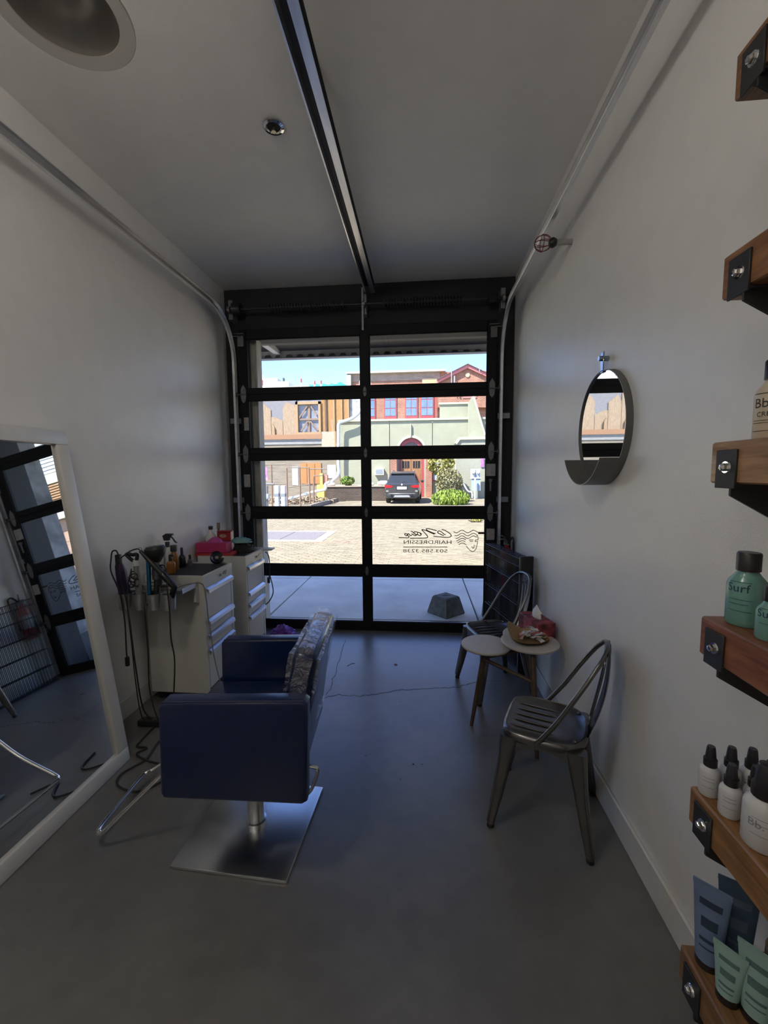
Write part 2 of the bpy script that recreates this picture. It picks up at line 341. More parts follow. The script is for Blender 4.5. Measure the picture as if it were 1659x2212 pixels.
# lettering on the glass, seen from the back
INK = mat('vinyl_dark_brown', (.055, .045, .04), .6, var=0)
GY = DY+.0225
def g2p(cx, cy):
    return ony(790+cx/6.144, 1100+cy/6.144, GY)
def stroke(mb, pts, wd, n=5):
    P = smooth_path([g2p(*p) for p in pts], n)
    for i in range(len(P)-1):
        t = (P[i+1]-P[i]); 
        if t.length < 1e-6: continue
        t.normalize(); nn = Vector((-t.z, 0, t.x))*wd; a, b = P[i]-t*wd*.4, P[i+1]+t*wd*.4
        mb.add([a-nn, b-nn, b+nn, a+nn], [(0, 1, 2, 3)])
mb = M()
for st in ([(1010, 268), (1060, 285), (1120, 325), (1135, 355), (1105, 372), (1040, 372), (900, 358)],
           [(1035, 350), (1000, 335), (965, 318), (955, 300), (975, 288), (1010, 305), (1045, 335), (1060, 332)],
           [(940, 285), (880, 268), (830, 258), (805, 262), (815, 280), (870, 305), (925, 325)],
           [(910, 332), (850, 305), (790, 280), (745, 272), (780, 310), (815, 350), (822, 372), (790, 382), (680, 385), (590, 385)],
           [(740, 330), (715, 310), (690, 312), (690, 335), (715, 350), (735, 340), (720, 318)],
           [(690, 340), (655, 330), (620, 300), (600, 295)], [(690, 305), (650, 300), (640, 310)], [(650, 350), (625, 335), (610, 325)], [(655, 325), (672, 345), (650, 352)],
           [(615, 345), (590, 350), (575, 330), (560, 325), (555, 345), (535, 352)], [(545, 355), (520, 340), (520, 325), (545, 330), (560, 350), (575, 365), (560, 380), (520, 378), (440, 376)]):
    stroke(mb, st, .0041)
obj('script_lettering', mb, INK, panes[3, 1], None)
def mirror_text(body, cx0, cx1, cy0, cy1, name):
    t = text_mesh(body, 1.0); xs = [v[0] for v in t.v]; ys = [v[1] for v in t.v]
    a, b = g2p(cx0, (cy0+cy1)/2), g2p(cx1, (cy0+cy1)/2); c, d = g2p((cx0+cx1)/2, cy0), g2p((cx0+cx1)/2, cy1)
    o = M(); o.add([(b.x-(v[0]-min(xs))/(max(xs)-min(xs))*(b.x-a.x), GY, d.z+(v[1]-min(ys))/(max(ys)-min(ys))*(c.z-d.z)) for v in t.v], t.f)
    obj(name, o, INK, panes[3, 1], None)
mirror_text('HAIRDRESSIN', 505, 1138, 412, 460, 'sans_lettering')
mirror_text('503.585.3238', 497, 1086, 530, 574, 'phone_number')
mb = M(); stroke(mb, [(500, 502), (1082, 502)], .0035, 1); obj('lettering_rule', mb, INK, panes[3, 1], None)
mb = M()
for k, (y0, x0, x1) in enumerate(((290, 1165, 1490), (330, 1180, 1490), (365, 1195, 1470), (400, 1205, 1330), (430, 1220, 1320), (462, 1235, 1310))):
    n = 14; pts = [(x0+(x1-x0)*i/n, y0+6 - 17*math.sin((x0+(x1-x0)*i/n-1240)/152*2*PI)*(1 if k < 3 else .8) - (8*i/n if k > 2 else 0)) for i in range(n+1)]
    stroke(mb, pts, .0032, 3)
stroke(mb, [(1470, 352), (1490, 370), (1490, 405), (1455, 410), (1455, 435)], .003, 2)
stroke(mb, [(1485, 425), (1478, 470), (1465, 520), (1440, 555), (1412, 562), (1385, 545), (1355, 515), (1335, 488)], .003)
stroke(mb, [(1300, 450), (1315, 460), (1332, 472)], .003)
for st in ([(1372, 408), (1428, 408)], [(1382, 426), (1424, 426)], [(1452, 432), (1482, 428)], [(1432, 478), (1452, 480)], [(1400, 502), (1425, 505), (1448, 500)], [(1415, 518), (1440, 516)]): stroke(mb, st, .0028, 2)
obj('face_logo', mb, INK, panes[3, 1], None)
mb = M(); a, b = g2p(1492, 302), g2p(1572, 330); mb.box(a.x, b.x, GY-.002, GY, b.z, a.z); obj('logo_band', mb, INK, panes[3, 1], None)

# tracks
def cpath(x, sgn, zh, y_end):
    P = [(x, DY-.015, .03), (x, DY-.015, zh-.42)]
    for k in range(1, 9): t = k/8*PI/2; P.append((x, DY-.015-.42*(1-math.cos(t)), zh-.42+.42*math.sin(t)))
    P.append((x, y_end, zh)); return [Vector(p) for p in P]
def track(x, sgn, zh, y_end, label):
    P = cpath(x, sgn, zh, y_end); prof = [(-.028, 0), (-.028, .022), (0, .03), (.028, .022), (.028, 0), (.024, 0), (.024, .018), (0, .026), (-.024, .018), (-.024, 0)]
    rings = []
    for i, p in enumerate(P):
        t = (P[min(i+1, len(P)-1)]-P[max(i-1, 0)]).normalized(); n = Vector((0, -t.z, t.y)); rings.append([p+n*a+Vector((sgn*b, 0, 0)) for a, b in prof])
    tr = thing('garage_door_track', label, 'door track', (x, DY-.015, 0)); mb = M(); mb.loft(rings); obj('rail', mb, GALV, tr, 35)
    for z in (.5, 1.3, 2.1): obj('bracket', M().box(min(x, x+sgn*.11), max(x, x+sgn*.11), DY+.06, DY+.09, z, z+.05), GALVD, tr)
    for y in (.4, -.4):
        obj('hanger', M().box(x+sgn*.031-.002, x+sgn*.031+.002, y, y+.03, zh-.02, ZC), GALVD, tr)
    return tr
track(-1.815, -1, 3.10, -.6, 'galvanised garage door track curving up along the wall behind the cabinets')
track(.725, 1, 3.035, -.6, 'galvanised garage door track curving up along the wall with the round mirror')
op = thing('door_opener_rail', 'long steel opener rail under the middle of the ceiling', 'opener rail', (-.49, 4.05, 3.3))
mb = M(); mb.box(-.53, -.522, -.6, 4.1, 3.27, 3.32); obj('rail_flange', mb, GALV, op)
mb = M(); mb.box(-.475, -.435, -.6, 4.1, 3.262, 3.268); mb.box(-.475, -.467, -.6, 4.1, 3.268, 3.325); obj('rail_flange', mb, GALV, op)
mb = M(); mb.box(-.53, -.435, -.6, 4.1, 3.325, 3.332); obj('rail_web', mb, mat('dark_steel', (.05, .05, .055), .5, metal=.5), op)
for y in (.2, 2.0, 3.6): obj('rail_hanger', M().box(-.49, -.46, y, y+.03, 3.332, ZC), GALVD, op)
mb = M(); mb.box(-.556, -.540, 4.06, 4.066, 2.92, 3.3); obj('door_arm', mb, GALVD, op)
ts = thing('torsion_spring_shaft', 'dark torsion spring shaft mounted above the garage door', 'spring shaft', (-.54, 4.02, 3.16))
DK = mat('dark_oiled_steel', (.05, .05, .055), .45, metal=.6, var=.2)
obj('shaft', M().cyl((-1.86, 4.08, 3.16), (.80, 4.08, 3.16), .013, seg=12), DK, ts)
for (a, b) in ((-1.45, -.72), (-.36, .38)):
    n = 26; P = []
    for i in range(n*10+1):
        t = i/10*2*PI; P.append((a+(b-a)*i/(n*10), 4.08+.036*math.cos(t), 3.16+.036*math.sin(t)))
    obj('spring', M().tube(P, .006, 5), DK, ts)
for x in (-1.76, .64): obj('cable_drum', M().lathe([(.012, -.04), (.06, -.04), (.05, -.02), (.045, .03), (.06, .035), (.06, .04), (.012, .04)], (x, 4.08, 3.16), 18, Matrix.Rotation(PI/2, 3, 'Y')), DK, ts)
for x in (-1.84, -.54, .74):
    mb = M(); mb.box(x-.02, x+.02, 4.11, 4.22, 3.08, 3.26); mb.lathe([(.013, -.012), (.03, -.012), (.03, .012), (.013, .012)], (x, 4.08, 3.16), 14, Matrix.Rotation(PI/2, 3, 'Y')); obj('bearing_plate', mb, GALVD, ts)

# ceiling fittings
CHR = mat('chrome', (.8, .8, .8), .08, metal=1, var=0)
p = onz(591, 272, ZC)
sp = thing('fire_sprinkler', 'recessed chrome ringed fire sprinkler in the ceiling beside the rail', 'sprinkler', (p.x, p.y, ZC))
obj('escutcheon', M().lathe([(.052, 0), (.054, -.008), (.04, -.012), (.034, -.006), (.034, .0)], (p.x, p.y, ZC), 28), CHR, sp)
obj('cup', M().lathe([(.034, -.007), (.0, -.005)], (p.x, p.y, ZC), 24), mat('black_recess', (.01, .01, .01), .8, var=0), sp)
mb = M(); mb.lathe([(0, -.03), (.012, -.03), (.012, -.026), (.005, -.024), (.005, -.006)], (p.x, p.y, ZC), 12); obj('deflector', mb, mat('brass', (.6, .5, .3), .3, metal=1), sp)
lp = thing('pendant_lamp', 'cream enamel dome pendant lamp hanging from the ceiling', 'lamp', (-.93, 1.14, 2.8))
LP = mat('cream_enamel', (.80, .77, .70), .3, var=.01)
obj('shade', M().lathe([(.166, -.002), (.166, .002), (.162, .004), (.134, .014), (.122, .07), (.09, .11), (.05, .135), (.03, .14), (.03, .2), (.024, .2), (.024, .14), (.0, .139)], (-.93, 1.14, 2.8), 48), LP, lp)
obj('flange', M().lathe([(.165, -.0025), (.128, .002), (.127, .006)], (-.93, 1.14, 2.8), 48), mat('cream_flange', (.92, .89, .82), .35, var=.01, emis=0), lp)
obj('reflector', M().lathe([(.128, .003), (.118, .03), (.105, .07), (.08, .105), (.045, .125), (.0, .128)], (-.93, 1.14, 2.8), 48), mat('satin_reflector', (.42, .41, .38), .3, metal=.6, var=.02), lp)
obj('bulb', M().lathe([(0, .06), (.018, .063), (.026, .075), (.026, .09), (.013, .11), (.012, .127)], (-.93, 1.14, 2.8), 20), mat('frosted_bulb', (.8, .78, .72), .4, var=0), lp)
obj('cord', M().cyl((-.93, 1.14, 3.0), (-.93, 1.14, ZC), .004, seg=8), mat('black_cable', (.02, .02, .02), .6, var=0), lp)
obj('canopy', M().lathe([(.0, -.02), (.05, -.018), (.055, 0)], (-.93, 1.14, ZC), 24), LP, lp)
# out-of-view opal globes added as fill light for the dim interior
OPAL = mat('fill_globe_glow', (1, .93, .84), .4, var=0, emis=1.5)
for i, (gx, gy) in enumerate(((-1.02, .55), (-1.26, -1.3))):
    gl = thing('fill_globe', ['added opal fill light globe almost above the viewer', 'added opal fill light globe nearer the back wall'][i], 'lamp', (gx, gy, ZC), group='added fill light globes out of view')
    obj('globe', M().lathe([(0, -.10), (.03, -.10), (.06, -.115), (.09, -.16), (.10, -.21), (.09, -.26), (.06, -.30), (.03, -.312), (0, -.315)], (gx, gy, ZC), 28), OPAL, gl)
    obj('fill_globe_mount', M().lathe([(0, -.10), (.032, -.10), (.034, -.03), (.06, -.02), (.06, 0)], (gx, gy, ZC), 20), LP, gl)
    bl = bpy.data.lights.new('fill_light', 'POINT'); bl.energy = (78, 54)[i]; bl.color = (1, .93, .84); bl.shadow_soft_size = .11
    bo = bpy.data.objects.new('fill_light', bl); COL.objects.link(bo); bo.parent = gl; bo.location = (0, 0, -.21)
# guarded side-wall sprinkler
p = onx(1236, 522, XR)
gs = thing('caged_wall_sprinkler', 'pipe stub with a small red wire cage on the wall by the track', 'sprinkler', (XR, p.y, p.z))
obj('pipe', M().cyl((XR, p.y, p.z), (.775, p.y, p.z), .016, seg=16), mat('grey_pipe', (.35, .34, .33), .5), gs)
obj('collar', M().lathe([(.0, -.02), (.018, -.02), (.028, -.005), (.028, .005), (.02, .02), (0, .02)], (.76, p.y, p.z), 14, Matrix.Rotation(PI/2, 3, 'Y')), mat('black_plastic', (.02, .02, .02), .4, var=0), gs)
RED = mat('red_wire', (.16, .02, .02), .4)
mb = M()
for k in range(4):
    t = k*PI/4; mb.tube([(.705+.048*math.cos(u), p.y+.045*math.sin(u)*math.cos(t), p.z+.045*math.sin(u)*math.sin(t)) for u in [i*2*PI/16 for i in range(16)]], .0022, 5, True)
mb.tube([(.70, p.y+.046*math.cos(u), p.z+.046*math.sin(u)) for u in [i*2*PI/16 for i in range(16)]], .0022, 5, True)
obj('wire_cage', mb, RED, gs)
# ------------------------------------------------------------------ leaning floor mirror
WHITE = mat('white_lacquer', (.72, .71, .68), .35, var=.02)
MIRR = mat('mirror_silver', (.86, .88, .88), .015, metal=1, var=0)
lean = math.atan2(.235, 1.80)
fm = thing('floor_mirror', 'large white-framed floor mirror leaning on the wall beside the cabinets', 'mirror', (-1.65, 1.66, 0))
def ml(mb):   # local: u along y, v up the mirror, w out of the glass
    R = Matrix.Rotation(-lean, 4, 'Y'); mb.v = [tuple(R @ Vector(v)) for v in mb.v]; return mb
MW0, MW1, MH, FW = -.62, .455, 1.845, .075
for (a, b, c, d) in ((MW0, MW1, 0, FW), (MW0, MW1, MH-FW, MH), (MW0, MW0+FW, FW, MH-FW), (MW1-FW, MW1, FW, MH-FW)):
    obj('frame_bar', ml(M().rbox(-.03, .012, a, b, c, d, .004, 2)), WHITE, fm, world=False)
obj('mirror_glass', ml(M().box(-.012, -.006, MW0+FW-.004, MW1-FW+.004, FW-.004, MH-FW+.004)), MIRR, fm, None, world=False)
obj('back_panel', ml(M().box(-.024, -.0125, MW0+.02, MW1-.02, .02, MH-.02)), mat('mdf_back', (.2, .15, .1), .8), fm, world=False)

# ------------------------------------------------------------------ salon chair
BLUE = mat('blue_vinyl', (.004, .013, .062), .30, coat=.25, var=.06, scale=20, bump=.05, bscale=220)
STEEL = mat('brushed_steel', (.62, .63, .64), .26, metal=1, var=.06, scale=30, stretch=(1, 12, 1))
ch = thing('salon_chair', 'navy blue vinyl salon chair with plastic covered back on steel plate', 'chair', (-.752, 1.735, 0), math.radians(4))
def cb(*a, r=.02, seg=3, rot=None): return M().rbox(*a, r=r, seg=seg, rot=rot)
for y0, cut in ((-.325, 0), (.255, .045)):
    mb = M(); y1 = y0+.07
    poly = [(-.235, .39), (.285-cut, .368), (.305-cut, .380), (.315-cut, .76), (.30-cut, .775), (-.215, .77), (-.235, .75), (-.245, .41)]
    bm = bmesh.new(); vs = [bm.verts.new((x, y0, z)) for x, z in poly]; f = bm.faces.new(vs); e = bmesh.ops.extrude_face_region(bm, geom=[f])
    for v in e['geom']:
        if isinstance(v, bmesh.types.BMVert): v.co.y = y1
    bm.normal_update(); bmesh.ops.bevel(bm, geom=[x for x in bm.edges if abs(x.verts[0].co.y-x.verts[1].co.y) < 1e-6], offset=.014, segments=3, affect='EDGES', profile=.5)
    bm.verts.index_update(); mb.add([v.co[:] for v in bm.verts], [[v.index for v in f.verts] for f in bm.faces]); bm.free()
    arm = obj('arm_panel', mb, BLUE, ch, world=False)
    obj('piping', M().tube([(-.22, y0+.006, .766), (.30, y0+.006, .771)], .0035, 6), BLUE, arm, world=False)
obj('seat_base', cb(-.23, .24, -.25, .25, .40, .46, r=.01), BLUE, ch, world=False)
obj('seat_cushion', cb(-.265, .22, -.253, .253, .45, .565, r=.03), BLUE, ch, world=False)
tl = Matrix.Rotation(math.radians(11), 3, 'Y')
obj('backrest', cb(.20, .30, -.252, .252, .42, .925, r=.03, rot=tl), BLUE, ch, world=False)
def crinkle():
    m = bpy.data.materials.new('crinkled_clear_plastic'); m.use_nodes = True; nt = m.node_tree; nt.nodes.clear()
    o = nt.nodes.new('ShaderNodeOutputMaterial'); mx = nt.nodes.new('ShaderNodeMixShader'); t = nt.nodes.new('ShaderNodeBsdfTransparent'); g = nt.nodes.new('ShaderNodeBsdfGlossy')
    g.inputs['Roughness'].default_value = .07; mx.inputs[0].default_value = .26; g.inputs[0].default_value = (.95, .96, 1, 1)
    tc = nt.nodes.new('ShaderNodeTexCoord'); n = nt.nodes.new('ShaderNodeTexNoise'); n.inputs['Scale'].default_value = 24; n.inputs['Detail'].default_value = 4; n.inputs['Distortion'].default_value = 1.2
    bp = nt.nodes.new('ShaderNodeBump'); bp.inputs['Strength'].default_value = .7; bp.inputs['Distance'].default_value = .02
    nt.links.new(tc.outputs['Object'], n.inputs[0]); nt.links.new(n.outputs['Fac'], bp.inputs['Height']); nt.links.new(bp.outputs[0], g.inputs['Normal'])
    nt.links.new(t.outputs[0], mx.inputs[1]); nt.links.new(g.outputs[0], mx.inputs[2]); nt.links.new(mx.outputs[0], o.inputs[0]); return m
CRP = crinkle()
bm = bmesh.new(); bmesh.ops.create_cube(bm, size=1)
for v in bm.verts: v.co = Vector((v.co.x*.122, v.co.y*.535, v.co.z*.49))
bmesh.ops.bevel(bm, geom=bm.edges[:], offset=.03, segments=2, affect='EDGES'); bmesh.ops.subdivide_edges(bm, edges=[e for e in bm.edges if e.calc_length() > .05], cuts=7, use_grid_fill=True)
for v in bm.verts:
    a = .004 if v.co.z > -.1 else .010
    v.co += Vector((random.uniform(-a, a), random.uniform(-a, a), random.uniform(-a, a)))
bm.verts.index_update(); mb = M(); mb.add([Vector((.254, 0, .695)) + tl @ v.co for v in bm.verts], [[v.index for v in f.verts] for f in bm.faces if f.calc_center_median().z > -.235]); bm.free()
cv = obj('plastic_cover', mb, CRP, ch, 60, world=False)
obj('drawstring', M().tube(smooth_path([(.17, -.272, .60), (.165, -.275, .66), (.19, -.277, .62), (.25, -.278, .595), (.29, -.276, .61), (.305, -.272, .66)], 5), .004, 6), mat('elastic_string', (.5, .5, .47), .6), cv, world=False)
obj('base_plate', cb(-.258, .242, -.255, .25, 0, .014, r=.006, seg=2).xf(Matrix.Rotation(math.radians(-7), 4, 'Z')), STEEL, ch, world=False)
obj('back_shell', cb(.262, .285, -.25, .25, .385, .70, r=.008, rot=Matrix.Rotation(math.radians(8), 3, 'Y')), BLUE, ch, world=False)
mb = M(); mb.lathe([(.0, .012), (.045, .012), (.045, .03), (.036, .032), (.036, .25), (.033, .255), (.033, .40), (0, .40)], (0, 0, 0), 28); obj('pump_column', mb, STEEL, ch, world=False)
mb = M(); mb.tube(smooth_path([(.03, -.02, .315), (.20, -.02, .305), (.278, -.02, .295), (.290, -.02, .278), (.278, -.02, .235), (.252, -.02, .178), (.215, -.02, .165), (.10, -.02, .20)], 5), .008, 8); obj('pump_lever', mb, CHR, ch, world=False)
mb = M(); mb.tube(smooth_path([(-.20, -.14, .44), (-.26, -.14, .42), (-.44, -.14, .255), (-.61, -.14, .085), (-.642, -.12, .07), (-.655, -.08, .066), (-.655, .20, .066), (-.642, .24, .07), (-.60, .26, .085), (-.42, .26, .22), (-.27, .26, .38), (-.20, .26, .42)], 6), .0095, 10); obj('footrest_tube', mb, CHR, ch, world=False)
# flap of cloth in front of the seat
obj('seat_front', cb(-.285, -.24, -.20, .20, .38, .50, r=.015), mat('indigo_vinyl', (.01, .013, .06), .5), ch, world=False)

# ------------------------------------------------------------------ drawer cabinets
CABW = mat('cabinet_cream_enamel', (.60, .595, .55), .38, var=.02)
ALU = mat('drawer_pull_aluminium', (.66, .67, .70), .28, metal=.85, var=.04)
DGAP = mat('shadow_gap', (.05, .05, .05), .8, var=0)
MATB = mat('black_counter_mat', (.018, .018, .02), .7, bump=.2, bscale=200)
def cabinet(y0, y1, zt, label):
    xf, xb = -1.48, -1.90
    c = thing('drawer_cabinet', label, 'cabinet', ((xf+xb)/2, (y0+y1)/2, 0), group='drawer cabinets along the wall')
    mb = M(); mb.box(xb, xf-.02, y0, y1, .07, zt-.012); obj('body', mb, CABW, c)
    # face frame
    mb = M(); mb.box(xf-.02, xf, y0, y0+.022, .07, zt); mb.box(xf-.02, xf, y1-.03, y1, .07, zt); mb.box(xf-.02, xf, y0+.022, y1-.03, zt-.085, zt); obj('face_frame', mb, CABW, c)
    mb = M(); mb.box(xb, xf-.02, y0, y0+.01, zt-.012, zt+.004); mb.box(xb, xf-.02, y1-.01, y1, zt-.012, zt+.004); mb.box(xb, xb+.01, y0+.01, y1-.01, zt-.012, zt+.004); obj('top_lip', mb, CABW, c)
    obj('counter_mat', M().box(xb+.01, xf-.02, y0+.01, y1-.01, zt-.011, zt-.006), MATB, c)
    obj('drawer_gap', M().box(xf-.0195, xf-.008, y0+.022, y1-.03, .08, zt-.085), DGAP, c)
    tops = [zt-.09, zt-.315, zt-.42, zt-.525, .09]
    for i in range(4):
        z1 = tops[i]; z0 = tops[i+1]+.006
        d = obj('drawer' if i < 3 else 'cabinet_door', M().rbox(xf-.012, xf+.002, y0+.026, y1-.042, z0, z1, .002, 1), CABW, c)
        ph = M(); zz = z1-.012; ya, yb = y0+.022, y1-.034
        ph.prism([(xf+.002, zz+.016), (xf+.024, zz+.004), (xf+.026, zz-.02), (xf+.020, zz-.02), (xf+.018, zz-.002), (xf+.002, zz+.008)], yb-ya, 'Y', ya)
        obj('pull', ph, ALU, d)
    yl = y0+.235
    obj('lock', M().lathe([(0, .012), (.008, .012), (.009, 0)], (xf, yl, zt-.045), 12, Matrix.Rotation(PI/2, 3, 'Y')), GALVD, c)
    yl = y0+.31
    mb = M(); mb.prism([(yl-.035, zt-.05), (yl-.02, zt-.03), (yl+.03, zt-.03), (yl+.012, zt-.062)], .003, 'X', xf); obj('badge', mb, mat('badge_bronze', (.2, .18, .14), .35, metal=.6), c)
    for (a, b) in ((xb+.05, y0+.05), (xb+.05, y1-.05), (xf-.06, y0+.05), (xf-.06, y1-.05)):
        cs = M(); cs.cyl((a, b-.012, .03), (a, b+.012, .03), .03, seg=14); cs.box(a-.012, a+.012, b-.018, b+.018, .035, .075); obj('caster', cs, mat('black_plastic', (.02, .02, .02), .4), c)
    return c
cabinet(2.706, 3.144, .902, 'cream drawer cabinet carrying amber bottles, with a steel tool tray at its side')
cb2 = cabinet(3.40, 3.80, .898, 'cream drawer cabinet carrying a pink glove box, close to the garage door')
# side flap on the far cabinet
tag(single('side_shelf_flap', M().rbox(-1.62, -1.40, 3.805, 3.90, .875, .89, .003, 1), CABW, 'a', 'b', (-1.5, 3.85, .88)), 'narrow cream flap shelf on the far end of the glove box cabinet', 'shelf')

# steel tool tray on the near side of the first cabinet
SST = mat('tray_steel', (.55, .55, .54), .3, metal=.9, var=.15, scale=14)
tt = thing('tool_tray', 'steel tool tray with four cups on the side of a drawer cabinet', 'tray', (-1.7, 2.55, .85))
mb = M(); mb.box(-1.93, -1.515, 2.505, 2.700, .845, .850); obj('tray_floor', mb, SST, tt)
mb = M(); mb.box(-1.518, -1.513, 2.50, 2.700, .838, .872); mb.box(-1.93, -1.513, 2.50, 2.505, .835, .862); obj('tray_rim', mb, SST, tt)
mb = M(); mb.prism([(2.665, .845), (2.705, .86), (2.705, .74), (2.69, .72), (2.665, .735)], .02, 'X', -1.535); obj('bracket', mb, CABW, tt)
for i, xc in enumerate((-1.86, -1.765, -1.67, -1.575)):
    mb = M(); mb.lathe([(.0, .752), (.036, .752), (.038, .755), (.041, .855), (.043, .857), (.043, .853), (.039, .755+.003), (0, .757)], (xc, 2.455, 0), 24); obj('cup', mb, SST, tt)

TSH = Vector((.0, .15, 0)); n_before = set(COL.objects)
def oy(px, py, y): return ony(px, py, y+.15)-TSH
BLK = mat('black_plastic', (.02, .02, .02), .4, var=0)
CBL = mat('black_cable', (.02, .02, .02), .6, var=0)
def hang(px, y, r=.0045, floor_end=None, n=6):
    P = [ony(a, b, y) for a, b in px]
    return M().tube(smooth_path(P, n), r, 6)
# clippers in first cup
t = thing('hair_clippers', 'purple-black clippers standing in the tray cup nearest the floor mirror', 'clippers', (-1.86, 2.305, .76))
mb = M(); mb.tube([(-1.865, 2.31, .76), (-1.872, 2.31, .87), (-1.885, 2.31, .99), (-1.892, 2.31, 1.04)], [.028, .034, .031, .02], 12); obj('body', mb, mat('dark_purple_plastic', (.03, .012, .05), .35), t)
mb = M(); mb.rbox(-1.91, -1.88, 2.295, 2.325, 1.03, 1.10, .006, 2); obj('tail_grip', mb, BLK, t)
for k in range(4): obj('grip_rib', M().box(-1.905+.005*k, -1.86+.005*k, 2.285, 2.29, .90+.03*k, .905+.03*k), BLK, t)
obj('cord', M().tube(smooth_path([(-1.895, 2.31, 1.10), (-1.90, 2.30, 1.125), (-1.918, 2.29, 1.12), (-1.922, 2.28, 1.07), (-1.915, 2.265, 1.0), (-1.86, 2.255, .87), (-1.84, 2.255, .7), (-1.842, 2.255, .5), (-1.84, 2.255, .46)], 6), .0045, 6), CBL, t)
obj('plug', M().rbox(-1.852, -1.828, 2.245, 2.265, .40, .46, .006, 2), BLK, t)
# tangled-cord trimmer in second cup
t = thing('hair_trimmer', 'small trimmer with a white band and coiled cord in the second tray cup', 'trimmer', (-1.765, 2.305, .76))
obj('body', M().tube([(-1.765, 2.31, .76), (-1.775, 2.31, .9), (-1.78, 2.31, 1.03)], [.018, .02, .016], 12), mat('grey_plastic', (.22, .21, .21), .4), t)
obj('white_band', M().cyl((-1.78, 2.31, 1.03), (-1.778, 2.31, 1.065), .018, seg=14), mat('white_plastic', (.7, .7, .68), .4), t)
obj('head', M().tube(smooth_path([(-1.775, 2.31, 1.065), (-1.77, 2.31, 1.10), (-1.80, 2.31, 1.098), (-1.83, 2.31, 1.105), (-1.838, 2.31, 1.095), (-1.80, 2.31, 1.06)], 5), .011, 8), BLK, t)
mb = M()
P = []
for k in range(70):
    a = k*.55; P.append((-1.785+.028*math.cos(a)*math.sin(k*.13+1)-.0, 2.285+.02*math.sin(a), .90+.0014*k+.012*math.sin(a*1.7)))
mb.tube(smooth_path(P+[(-1.80, 2.255, .93), (-1.81, 2.25, .8), (-1.80, 2.25, .55), (-1.79, 2.25, .3), (-1.77, 2.26, .06), (-1.72, 2.3, .01)], 3), .0035, 5); obj('cord', mb, CBL, t)
# flat black curling wand slanting
a, b = oy(303, 1190, 2.27), oy(377, 1268, 2.29)
t = thing('curling_wand', 'long black curling wand slanting across the tray into the last cup', 'curling iron', b)
d = (b-a).normalized(); e2 = Vector((-1.575, 2.305, .775))
obj('handle', M().tube([a, a+d*.10, a+d*.19], [.010, .016, .018], 12), BLK, t)
obj('barrel', M().tube([a+d*.19, a+d*.2, b, e2], [.018, .021, .020, .018], 12), mat('black_ceramic', (.012, .012, .014), .25), t)
obj('cord', M().tube(smooth_path([a, a+Vector((-.02, 0, .012)), a+Vector((-.07, -.02, -.01)), a+Vector((-.105, -.08, -.08)), (-1.835, 2.262, .87), (-1.80, 2.245, .7), (-1.78, 2.245, .4), (-1.75, 2.25, .12), (-1.70, 2.3, .012)], 6), .0045, 6), CBL, t)
obj('hang_loop', M().tube(smooth_path([a, a+Vector((-.006, 0, .02)), a+Vector((.008, 0, .018)), a+Vector((.008, 0, -.006))], 4), .002, 5), GALVD, t)
# hair dryer with a black diffuser in third cup
t = thing('hair_dryer', 'hair dryer with round black diffuser standing in the third tray cup', 'hair dryer', (-1.67, 2.305, .76))
c = oy(337, 1196, 2.33)
obj('diffuser', M().lathe([(.0, .052), (.05, .048), (.062, .034), (.064, .028), (.05, -.01), (.026, -.045), (.02, -.055), (0, -.055)], c, 26, Matrix.Rotation(math.radians(-6), 3, 'Y')), BLK, t)
obj('barrel', M().tube([c+Vector((0, 0, -.05)), c+Vector((.006, -.01, -.11)), c+Vector((.01, -.02, -.16))], [.022, .03, .026], 14), mat('dark_grey_plastic', (.05, .05, .055), .3), t)
obj('handle', M().tube([c+Vector((.01, -.015, -.10)), (-1.655, 2.31, .87), (-1.665, 2.305, .762)], [.018, .016, .015], 10), BLK, t)
obj('cord', M().tube(smooth_path([c+Vector((.02, -.02, -.075)), c+Vector((.06, -.02, -.07)), c+Vector((.085, -.03, -.12)), (-1.545, 2.25, .90), (-1.532, 2.24, .78), (-1.53, 2.235, .6), (-1.515, 2.235, .46), (-1.535, 2.24, .25), (-1.57, 2.26, .06), (-1.60, 2.32, .012)], 6), .0045, 6), CBL, t)
# blue metal tube and round brush
t = thing('hot_brush', 'slim metallic blue styling tube standing in the third tray cup', 'styling tool', (-1.69, 2.30, .76))
obj('barrel', M().cyl((-1.69, 2.29, .762), (-1.692, 2.30, 1.06), .0125, seg=14), mat('metallic_blue', (.03, .16, .32), .2, metal=.8, var=0), t)
obj('tip', M().cyl((-1.692, 2.30, 1.06), (-1.692, 2.30, 1.075), .0135, .008, 14), BLK, t)
obj('cord', M().tube(smooth_path([(-1.69, 2.285, .77), (-1.70, 2.255, .80), (-1.70, 2.25, .7), (-1.695, 2.25, .5), (-1.70, 2.25, .25), (-1.66, 2.26, .05), (-1.62, 2.31, .012)], 6), .004, 6), CBL, t)
t = thing('round_brush', 'wooden-handled round brush propped beside the slim blue tube', 'brush', (-1.645, 2.315, .76))
obj('handle', M().tube([(-1.65, 2.318, .762), (-1.648, 2.32, .9)], [.008, .011], 10), mat_wood('brush_wood', (.16, .11, .06), (.28, .2, .12), 'Z'), t)
obj('bristle_head', M().tube([(-1.648, 2.32, .9), (-1.646, 2.32, .91), (-1.640, 2.322, 1.02), (-1.639, 2.322, 1.03)], [.012, .022, .022, .01], 12), BLK, t)
